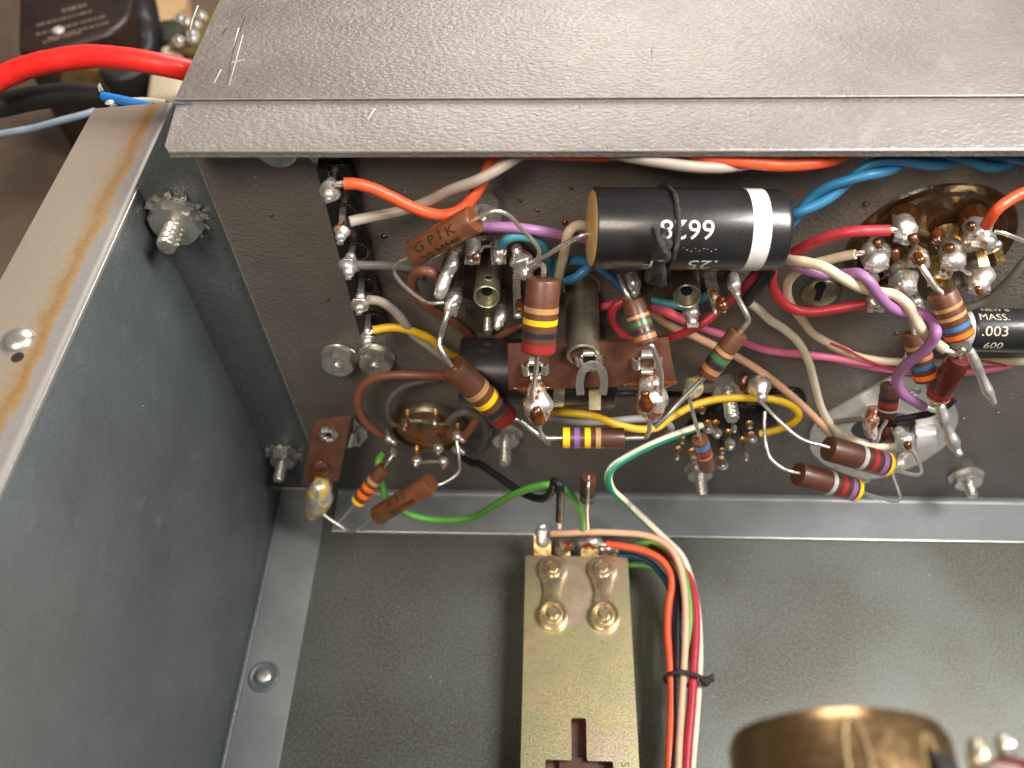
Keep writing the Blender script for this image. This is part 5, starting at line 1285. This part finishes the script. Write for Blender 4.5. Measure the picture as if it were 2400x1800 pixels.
wire('green wire swinging from the miniature socket to the slide switch', [*[(3.946, -0.9, 3.806), (3.856, -1.1, 3.79), (3.872, -1.35, 3.586), (3.922, -1.6, 3.063), (4.055, -1.75, 2.608), (4.522, -1.9, 2.25), (5.116, -2, 2.109), (5.801, -2.1, 2.25), (6.49, -2.2, 2.632)], *[(7.086, -2.5, 3.821), (7.735, -2.75, 4.956), (8.265, -2.85, 5.491), (8.634, -2.9, 5.671), (8.951, -2.9, 5.454), (9.193, -2.9, 4.999)], *[(9.344, -2.9, 4.574), (9.454, -2.85, 3.906), (9.502, -2.8, 3.204)]], 0.098, 'green')

# ================================================================ slide switch on the floor
sx = thing('slide_switch', 'brassy slide switch plate with two riveted links standing on the floor', 'switch', (9.413, -5.948, 0))
ZP = 1.25
TLp, TRp = Vector((7.941, -2.659, 1.25)), Vector((10.904, -2.683, 1.25))
XL, XR, YT = TLp.x, TRp.x, (TLp.y + TRp.y) / 2
XL = (XL + (7.929, -8.379, 1.25)[0]) / 2
XR = (XR + (10.832, -8.306, 1.25)[0]) / 2
def fp(q):
    return Vector((q[0], q[1], ZP - 0.12))
sl = fp((9.198, -7.164, 1.25)); sr = fp((9.58, -7.155, 1.25)); hl = fp((8.543, -8.184, 1.25)); hr = fp((10.228, -8.141, 1.25))
YB, ys, yh = -12.2, sl.y, hl.y
yb2 = yh - 0.95
outl = [Vector((XL, YB, ZP - 0.12)), Vector((XR, YB, ZP - 0.12)), Vector((XR, YT, ZP - 0.12)), Vector((XL, YT, ZP - 0.12))]
def rr2(pts, r):
    return [Vector((q[0], q[1], ZP - 0.12)) for q in rounded([Vector((p[0], p[1])) for p in pts], r)]
slot = rr2([(hl.x, yb2), (hr.x, yb2), (hr.x, yh), (sr.x, yh), (sr.x, ys), (sl.x, ys), (sl.x, yh), (hl.x, yh)], 0.06)
pl_ = mk('plate', holed([rr2(outl, 0.06), slot], (0, 0, 0.12)), MAT['brass'], sx, smooth=False)
bd_ = mk('body', box(XL + 0.12, XR - 0.12, YB + 0.1, YT - 0.22, 0.01, ZP - 0.45), MAT['phenolic'], sx, smooth=False)
mk('side_frame', join(box(XL + 0.005, XL + 0.10, YB + 0.06, YT - 0.2, 0.01, ZP - 0.125), box(XR - 0.10, XR - 0.005, YB + 0.06, YT - 0.2, 0.01, ZP - 0.125)), MAT['brass'], sx, smooth=False)
mk('slider', box(sl.x - 0.3, sr.x + 0.3, yb2 - 0.4, ys - 0.9, ZP - 0.45, ZP - 0.22), MAT['resistor_dark'], sx, smooth=False)
LINKS = (((8.721, -3.122, 1.27), (8.723, -4.479, 1.27)), ((10.127, -3.095, 1.27), (10.13, -4.476, 1.27)))
for p, q in LINKS:
    p, q = Vector(p), Vector(q)
    d = (q - p); Lk = d.length; e = d / Lk; s_ = Vector((0, 0, 1)).cross(e)
    rad = 0.42
    out = []
    for k in range(13):
        t = math.pi * (-0.36 + 1.72 * k / 12) + math.pi / 2 * 0
        pass
    a0 = math.radians(48)
    for k in range(15):
        t = a0 + (2 * math.pi - 2 * a0) * k / 14
        out.append(p + e * rad * math.cos(t) + s_ * rad * math.sin(t))
    out.append(p.lerp(q, 0.5) - s_ * 0.235)
    for k in range(15):
        t = a0 + (2 * math.pi - 2 * a0) * k / 14
        out.append(q - e * rad * math.cos(t) - s_ * rad * math.sin(t))
    out.append(p.lerp(q, 0.5) + s_ * 0.235)
    lk = mk('link', prism(out, (0, 0, 0.13)), MAT['link'], sx, smooth=False)
    soften(lk, 0.03)
    for i, c in enumerate((p, q)):
        c = c + Vector((0, 0, 0.128))
        mk('rivet', lathe([(0.25, 0.0), (0.25, 0.05), (0.22, 0.08), (0.19, 0.08), (0.17, 0.03), (0.001, 0.03)], c, (0, 0, 1), 30), MAT['link'], lk)
        mk('rivet_core', hex_nut(0.145, 0.12, c + Vector((0, 0, 0.02)), (0, 0, 1), 0.2), MAT['link'], lk, smooth=25)
    mk('link_rim', lathe([(0.30, 0.0), (0.40, 0.0), (0.39, 0.07), (0.35, 0.10), (0.31, 0.06)], q + Vector((0, 0, 0.125)), (0, 0, 1), 36, closed=True), MAT['brass'], lk)
tv, tf = text_geo('S', 0.30)
cS = Vector((10.512, -8.251, 1.25))
mk('stamped_text', ([cS + Vector((v.y, -v.x, 0.004)) for v in tv], tf), MAT['stamp'], sx, smooth=False)
for i, (st, wd, bl, rr, mt) in enumerate((
        ([(8.436, -2.666, 1), (8.422, -2.372, 1.1), (8.418, -1.951, 1.3)], 0.48, [(8.421, -2.266, 1.35), (8.429, -2.028, 1.45), (8.427, -1.931, 1.6)], [0.20, 0.24, 0.15], 'solder'),
        ([(9.071, -2.512, 0.7), (9.043, -2.33, 0.8), (9.015, -2.148, 0.9)], 0.36, [(8.935, -2.323, 0.9), (9.039, -2.254, 1), (9.224, -2.222, 1)], [0.17, 0.23, 0.15], 'solder_flux'),
        ([(9.793, -2.641, 1), (9.797, -2.38, 1.05), (9.796, -2.166, 1.2)], 0.50, [(9.632, -2.277, 1.3), (9.836, -2.237, 1.4), (10.199, -2.348, 1.35)], [0.20, 0.27, 0.08], 'solder_flux'),
        ([(10.383, -2.535, 0.8), (10.362, -2.33, 0.85), (10.338, -2.182, 0.9)], 0.45, [(10.17, -2.291, 1), (10.376, -2.312, 1.05), (10.586, -2.37, 1)], [0.13, 0.16, 0.08], 'solder'))):
    lug(sx, st, wd, bl, rr, mt, 'gold_lug', seed=160 + i, th=0.07)

# wires laced into a bundle beside the switch
GB = 'wires laced beside the slide switch'
ZB = 1.6
wire('peach wire in the laced bundle from the switch top left lug', [(8.677, -2.217, 1.75), (9.095, -2.275, 1.9), (9.602, -2.283, 2), (10.512, -2.309, 2.05), (11.416, -2.406, 2.05), (11.922, -2.69, 2.05), (12.185, -3.177, 2), (12.278, -3.765, 1.9), (12.274, -4.542, 1.8), (12.195, -5.39, 1.7), (12.092, -6.159, 1.6), (11.964, -7.05, 1.55), (11.834, -7.913, 1.55), (11.735, -8.724, 1.5)], 0.095, 'peach', GB)
wire('orange wire in the laced bundle beside the switch', [(10.257, -2.442, 1.6), (10.731, -2.556, 1.7), (11.325, -2.72, 1.75), (11.759, -2.987, 1.75), (11.985, -3.365, 1.7), (11.987, -3.714, 1.65), (11.865, -4.266, 1.6), (11.787, -4.953, 1.55), (11.786, -5.806, 1.5), (11.767, -6.578, 1.45), (11.667, -7.466, 1.45), (11.52, -8.709, 1.4)], 0.10, 'orange', GB, tips=[((10.309, -2.442, 1.6), (9.983, -2.381, 1.5))])
wire('navy wire ducking under the orange wire of the laced bundle', [(10.639, -2.596, 1.2), (11.071, -2.651, 1.25), (11.472, -2.812, 1.25), (11.785, -3.142, 1.2), (11.987, -3.549, 1.15), (12.034, -4.266, 1.1), (11.975, -5.276, 1.1), (11.918, -6.236, 1.1), (11.777, -7.371, 1.1), (11.627, -8.644, 1.1)], 0.085, 'navy', GB)
wire('black wire in the laced bundle beside the switch', [(11.469, -2.456, 1.5), (11.8, -2.753, 1.55), (12.063, -3.241, 1.55), (12.145, -3.951, 1.6), (12.069, -4.717, 1.6), (11.974, -5.676, 1.55), (11.902, -6.59, 1.5), (11.806, -7.463, 1.45), (11.621, -8.717, 1.45)], 0.105, 'black', GB)
wire('green wire in the laced bundle beside the switch', [(10.779, -2.378, 1.2), (11.237, -2.301, 1.35), (11.683, -2.328, 1.5), (12.057, -2.634, 1.6), (12.308, -3.147, 1.65), (12.416, -3.863, 1.65), (12.42, -4.54, 1.55), (12.351, -5.18, 1.4), (12.19, -5.933, 1.2), (12.025, -7.144, 1.1), (11.847, -8.639, 1.1)], 0.09, 'green', GB)
wire('dark green wire stub behind the orange wire of the laced bundle', [(10.594, -2.684, 0.7), (11.01, -2.671, 0.75), (11.522, -2.752, 0.8), (11.91, -3.036, 0.85), (12.068, -3.547, 0.9), (12.171, -4.698, 0.9), (12.05, -6.635, 0.9), (11.833, -8.598, 0.9)], 0.085, 'green', GB)
wire('crimson wire in the laced bundle beside the switch', [(11.616, -2.277, 1.2), (11.951, -2.49, 1.3), (12.355, -3.003, 1.4), (12.571, -3.562, 1.45), (12.604, -4.313, 1.5), (12.52, -5.164, 1.5), (12.378, -6.027, 1.5), (12.257, -6.807, 1.5), (12.113, -7.554, 1.5), (11.917, -8.72, 1.5)], 0.118, 'crimson', GB)
WG = [*[(12.414, -1.2, 5.813), (11.925, -1.6, 6.136), (11.417, -1.95, 6.344), (10.877, -2.3, 6.46), (10.391, -2.6, 6.457), (10.054, -2.85, 6.409), (9.976, -3, 6.259), (10.073, -3.15, 5.947), (10.384, -3.2, 5.482)], *[(10.913, -1.429, 2.05), (11.558, -2.044, 1.9), (11.926, -2.383, 1.8), (12.349, -2.767, 1.6), (12.59, -3.357, 1.35), (12.696, -4.106, 1.25), (12.686, -4.901, 1.2), (12.616, -5.685, 1.2), (12.507, -6.393, 1.2), (12.356, -7.252, 1.2), (12.095, -8.653, 1.2)]]
tw = thing('striped_wire', 'white wire with a green stripe swinging from the pin socket into the bundle', 'wire', WG[0], GB)
mk('insulation', tube(WG, 0.098, 12, 7), MAT['w_white'], tw)
# the stripe spirals slowly round the wire
pw = spline([Vector(q) for q in WG], 8)
fr_ = frames(pw)
sv, sf = [], []
for i, (p_, (t_, u_, v_)) in enumerate(zip(pw, fr_)):
    for j in range(6):
        an = -1.9 + i * 0.028 + (j - 2.5) * 0.30
        sv.append(p_ + (u_ * math.cos(an) + v_ * math.sin(an)) * 0.1005)
for i in range(len(pw) - 1):
    for j in range(5):
        sf.append((i * 6 + j, i * 6 + j + 1, i * 6 + 7 + j, i * 6 + 6 + j))
mk('green_stripe', (sv, sf), MAT['w_dgreen'], tw)
tc_ = thing('bundle_tie', 'black cord tied round the wire bundle beside the switch', 'cord', (12.151, -6.172, 1.5))
mk('loop', tube([(11.757, -6.193, 1.1), (11.643, -6.174, 1.4), (11.695, -6.138, 1.65), (11.931, -6.117, 1.8), (12.249, -6.152, 1.8), (12.511, -6.205, 1.7), (12.652, -6.253, 1.5), (12.654, -6.227, 1.2), (12.225, -6.182, 0.95), (11.757, -6.193, 1.1)], 0.06, 9, 5, wob=0.02), MAT['cord'], tc_)
mk('knot', join(blob([(12.567, -6.224, 1.62), (12.658, -6.262, 1.6), (12.693, -6.298, 1.5)], [0.09, 0.12, 0.07], seed=4), tube([(12.635, -6.262, 1.6), (12.758, -6.19, 1.6), (12.858, -6.119, 1.6)], 0.055, 8, 4, wob=0.03), tube([(12.656, -6.285, 1.6), (12.773, -6.259, 1.6), (12.869, -6.225, 1.6)], 0.055, 8, 4, wob=0.03)), MAT['cord'], tc_)

# ================================================================ potentiometer on the front wall (close to the lens)
Q0 = Vector((11.375, -10.899, 15.379))
pr = 1.09
pc = Vector((Q0.x + 0.12, Q0.y, Q0.z - pr * 0.93))
pt = thing('potentiometer', 'blurred gilded potentiometer can at the bottom right', 'potentiometer', pc)
Lp = abs(-13.42 - pc.y)
mk('can', lathe([(0.001, 0.02), (0.3, 0.0), (pr - 0.18, 0.0), (pr - 0.06, 0.04), (pr, 0.16), (pr, 1.3), (pr * 0.9, 1.36), (0.6, 1.4)], pc, (0, -1, 0), 56), MAT['pot'], pt)
mk('bushing', lathe([(0.42, 1.3), (0.42, Lp)], pc, (0, -1, 0), 28), MAT['steel'], pt)
for fx, ln in ((-0.16, 0.4), (0.50, 0.3)):
    an = math.asin(fx * 0.98)
    e_ = Vector((math.sin(an), 0, math.cos(an)))
    c_ = pc + e_ * (pr + 0.004) + Vector((0, -0.55, 0))
    t_ = Vector((math.cos(an), 0, -math.sin(an)))
    lp = []
    for k in range(25):
        q = 2 * math.pi * k / 24
        lp.append(c_ + t_ * 0.10 * math.cos(q) + Vector((0, 1, 0)) * ln * math.sin(q))
    mk('pressed_slot', tube(lp, 0.022, 8, 2), MAT['stamp'], pt)
mk('case_tab', strip([pc + Vector((0.62, -0.42, 0.93)), pc + Vector((0.64, -0.62, 1.02)), pc + Vector((0.66, -0.9, 0.98))], 0.26, 0.05, (1, 0, -0.6)), MAT['rubber'], pt, smooth=False)
fu = thing('wafer_lug', 'blurred round metal lug on a dark red wafer beside the potentiometer', 'terminal lug', (12.774, -11.314, 14.745))
mk('wafer', prism([Vector(q) for q in ([(12.726, -11.247, 14.673), (13.01, -11.17, 14.717), (13.323, -11.205, 14.675), (13.326, -11.501, 14.452), (12.729, -11.519, 14.467)])], (0, 0, -0.12)), MAT['resistor_red'], fu, smooth=False)
mk('ring_lug', blob([(12.6, -11.367, 14.964), (12.599, -11.258, 15.047), (12.617, -11.184, 15.039)], [0.09, 0.11, 0.10], seed=2, wob=0.05), MAT['nickel'], fu, smooth='all')
mk('screw', blob([(13.072, -11.143, 14.609), (13.064, -11.051, 14.679)], [0.08, 0.10], seed=2), MAT['steel'], fu, smooth='all')
mk('arm', tube([Vector((13.038, -11.27, 14.577)), Vector((13.038, -11.27, 14.577)) + Vector((0.3, -2.0, -1.2)), Vector((14.5, -13.4, 12.0))], 0.2, 8), MAT['steel'], fu)

# ================================================================ solder splashes and dust on the panel
rnd = random.Random(11)
gs = []
SP = [(4.967, 0, 11.161), (8.27, 0, 11.896), (8.261, 0, 11.901), (8.843, 0, 11.56), (7.906, 0, 12.154), (8.941, 0, 12.484), (14.902, 0, 12.068), (2.648, 0, 11.758), (3.329, 0, 9.154), (15.274, 0, 3.185), (14.734, 0, 1.763), (14.881, 0, 1.747), (16.833, 0, 8.063), (20.585, 0, 4.817), (19.786, 0, 4.53), (16.743, 0, 5.908), (4.596, 0, 9.56)]
for i, p in enumerate(SP):
    r0 = 0.075 if i in (0, 3, 6) else 0.05
    gs.append(lathe([(r0, 0), (r0 * 0.9, r0 * 0.4), (r0 * 0.5, r0 * 0.75), (0.001, r0 * 0.85)], p, OUT, 12))
tag(mk('flux_splashes', join(*gs), MAT['flux'], origin=(0, 0, 0)), 'tiny amber flux droplets spattered over the socket panel', kind='stuff')
gs = []
for _ in range(60):
    x, z = rnd.uniform(1.8, 21), rnd.uniform(0.6, 13)
    r0 = rnd.uniform(0.006, 0.016)
    gs.append(lathe([(r0, 0.0), (r0, r0), (0.001, r0 * 1.3)], (x, -0.001, z), OUT, 5))
for _ in range(22):
    x, y = rnd.uniform(1.7, 20), rnd.uniform(-9, -1.6)
    r0 = rnd.uniform(0.006, 0.016)
    gs.append(lathe([(r0, 0.0), (r0, r0), (0.001, r0 * 1.3)], (x, y, 0.001), (0, 0, 1), 5))
for _ in range(6):
    y, z = rnd.uniform(-9, -0.3), rnd.uniform(0.6, 11.5)
    r0 = rnd.uniform(0.006, 0.014)
    gs.append(lathe([(r0, 0.0), (r0, r0), (0.001, r0 * 1.3)], (0.001, y, z), (1, 0, 0), 5))
tag(mk('dust_specks', join(*gs), MAT['scuff'], origin=(0, 0, 0)), 'pale dust and lint specks on the chassis sheets', kind='stuff')

# ================================================================ bench clutter, out of focus behind the left wall
wire('thick red cable arching behind the left flange to the deck edge', [(-4.617, 3.209, 12.6), (-4.049, 3.409, 12.8), (-3.441, 3.494, 13), (-2.59, 3.48, 13.2), (-1.697, 3.474, 13.3), (-0.818, 3.355, 13.3), (-0.104, 3.29, 13.2), (0.341, 3.402, 13), (0.704, 3.593, 12.7)], 0.255, 'cablered', name='cable')
bc = thing('stripped_cable', 'black jacketed cable stripped to a blue core behind the flange end', 'cable', (-2.254, 4.231, 11.8))
mk('jacket', tube([(-5.472, 3.94, 11.6), (-4.857, 3.98, 11.7), (-3.95, 4.149, 11.8), (-3.025, 4.201, 11.85), (-2.236, 4.1, 11.85)], 0.285, 18, 7), MAT['rubber'], bc)
mk('blue_core', tube([(-2.266, 4.046, 11.9), (-2.013, 3.969, 11.9), (-1.712, 3.873, 11.9), (-1.352, 3.814, 11.85), (-0.965, 3.736, 11.8)], 0.115, 12, 6), MAT['w_cableblue'], bc)
mk('white_core', tube([(-2.423, 4.266, 11.7), (-1.616, 4.019, 11.8), (-1.16, 4.016, 11.8), (-0.679, 3.919, 11.8)], 0.07, 10, 6), MAT['w_white'], bc)
mk('filler_thread', join(tube([(-2.19, 3.936, 12.1), (-2.223, 4.03, 12.2)], 0.02, 6), tube([(-2.135, 3.973, 12.1), (-2.226, 4.105, 12.2)], 0.02, 6)), MAT['w_white'], bc)
wire('thin pale blue wire running under the black cable', [(-7.225, 5.5, 9.6), (-6.547, 5.568, 9.7), (-5.636, 5.694, 9.8), (-4.881, 5.883, 9.9), (-4.217, 6.215, 9.9), (-3.665, 6.805, 9.8)], 0.095, 'paleblue', name='cable')

# dark moulded adapter box with pale lettering
ad = thing('adapter_box', 'dark brown moulded box with faint pale lettering on the bench', 'adapter', (-17.148, 27.845, 0))
ZT = 4.6
quad = [Vector(q) for q in ([(-15.481, 23.106, 4.6), (-13.541, 18.013, 4.6), (-12.563, 17.865, 4.6), (-9.955, 19.581, 4.6), (-9.614, 20.675, 4.6), (-10.039, 23.006, 4.6)])]
pts2 = rounded([Vector((q.x, q.y)) for q in quad], 0.9, 6)
bx_ = mk('case', prism([Vector((q[0], q[1], -1.2)) for q in pts2], (0, 0, ZT + 1.2)), MAT['ab_dark'], ad, smooth=False)
soften(bx_, 0.22, 4)
ang = math.atan2((Vector((-10.265, 20.167, 4.6)) - Vector((-12.61, 18.834, 4.6))).y, (Vector((-10.265, 20.167, 4.6)) - Vector((-12.61, 18.834, 4.6))).x)
rnd = random.Random(4)
for i, (q, sz, ln) in enumerate((((-12.261, 21.473, 4.6), 0.42, 5), ((-12.38, 20.642, 4.6), 0.26, 12), ((-11.923, 20.044, 4.6), 0.26, 14), ((-11.527, 19.603, 4.6), 0.26, 12), ((-11.858, 19.177, 4.6), 0.26, 9))):
    # the print is too blurred in the photograph to read: rows of short strokes
    x = 0.0
    gs = []
    for k in range(ln):
        w_ = rnd.uniform(0.15, 0.5) * sz / 0.6
        c_ = Vector(q) + Vector((math.cos(ang), math.sin(ang), 0)) * (x - ln * 0.10) + Vector((0, 0, 0.004))
        u_ = Vector((math.cos(ang), math.sin(ang), 0)) * w_ / 2
        v_ = Vector((-math.sin(ang), math.cos(ang), 0)) * sz * 0.32
        gs.append(([c_ - u_ - v_, c_ + u_ - v_, c_ + u_ + v_, c_ - u_ + v_], [(0, 1, 2, 3)]))
        x += w_ + 0.06
    mk('faint_print', join(*gs), MAT['ab_print'], ad, smooth=False)
mk('pilot_dot', lathe([(0.25, 0), (0.2, 0.08), (0.001, 0.1)], (-12.354, 19.58, 4.62), (0, 0, 1), 14), MAT['scuff'], ad)

# black cable draped over the adapter's right side
wire('dark cable lying against the right side of the adapter box', [(-11.14, 25.364, 3.5), (-10.33, 23.273, 3.5), (-9.865, 22.042, 3.3), (-9.747, 21.587, 2.8), (-10.144, 20.968, 2.4), (-11.086, 20.723, 2)], 0.75, 'black', name='cable')
# tan paper
pp = mk('paper_sheet', prism([Vector(q) for q in ([(-15.757, 34.05, -0.2), (-12.382, 33.981, -0.2), (-11.303, 30.344, -0.2), (-12.231, 27.852, -0.2), (-13.72, 29.811, -0.2)])], (0, 0, -0.9)), MAT['ab_tan'], smooth=False)
tag(pp, 'tan cardboard lying on the bench beyond the adapter box', 'cardboard')
gb = mk('plastic_block', prism([Vector(q) for q in ([(-9.727, 22.953, 3), (-9.59, 23.39, 3), (-8.544, 23.415, 3), (-8.081, 21.383, 3), (-9.234, 21.549, 3)])], (0, 0, -4.2)), MAT['ab_green'], smooth=False)
soften(gb, 0.25, 3)
tag(gb, 'dark green black plastic block on the bench near the deck corner', 'block')
cb = mk('ceramic_block', prism([Vector(q) for q in ([(-8.213, 19.569, 4), (-7.484, 19.559, 4), (-6.68, 18.36, 4), (-6.239, 15.861, 4), (-7.681, 15.621, 4), (-8.065, 17.428, 4), (-7.869, 17.963, 4)])], (0, 0, -5.2)), MAT['ab_cream'], smooth=False)
soften(cb, 0.3, 3)
tag(cb, 'pale cream block behind the red cable at the deck corner', 'block')
db = mk('dark_bobbin', lathe([(0.9, 0), (0.95, 0.1), (0.95, 1.0), (0.8, 1.15), (0.001, 1.15)], (-9.224, 17.765, 3), (0, 0, 1), 24), MAT['rubber'])
tag(db, 'dark blue black round part between the cables and cream block', 'bobbin')
db = mk('brown_coil', lathe([(1.3, 0), (1.4, 0.15), (1.4, 2.0), (1.2, 2.2), (0.4, 2.3), (0.001, 2.3)], (-12.893, 21.074, 1.5), (0.2, 0, 1), 28), MAT['resistor_red'])
tag(db, 'dark maroon coil can under the red cable', 'coil')
db = mk('olive_clamp', strip([(-13.426, 18.207, 3), (-12.217, 18.165, 3.2), (-10.303, 17.876, 3.2), (-9.242, 18.343, 3.2)], 1.2, 0.3, (0, 0.3, 1)), MAT['ab_olive'], smooth=False)
tag(db, 'olive brass clamp strip under the red cable', 'clamp')
for i, q in enumerate(([(-7.383, 20.585, 4.4), (-7.048, 20.322, 4.4), (-6.702, 19.752, 4.2), (-6.877, 20.791, 4), (-6.502, 19.189, 4.3), (-6.865, 21.544, 4), (-7.071, 19.09, 4.3)])):
    b_ = bolt('%s shiny nut in the blurred row beside the deck corner' % ('first', 'second', 'third', 'fourth', 'fifth', 'sixth', 'seventh')[i], q, 0.12, 0.35, 0.28, 0.2, None, (0.1, -0.2, 1), 0.3, 'nuts on the bench part', name='small_nut')
nb = mk('nut_bracket', strip([Vector(q) + Vector((0, 0, -0.2)) for q in ([(-7.225, 18.871, 4.2), (-7.058, 19.577, 4.2), (-6.949, 20.226, 4.2), (-6.889, 21.317, 4), (-6.68, 22.47, 4)])], 1.6, 0.2, (1, 0, 0.2)), MAT['ab_olive'], smooth=False)
tag(nb, 'olive metal strip carrying the blurred nuts at the deck corner', 'bracket')

# ---------------------------------------------------------------- drawing units -> metres
done = set()
for o in list(sc.objects):
    if o.type == 'MESH':
        o.location = o.location * S
        if o.data.name not in done:
            o.data.transform(Matrix.Scale(S, 4))
            done.add(o.data.name)
    elif o.type == 'EMPTY':
        o.location = o.location * S
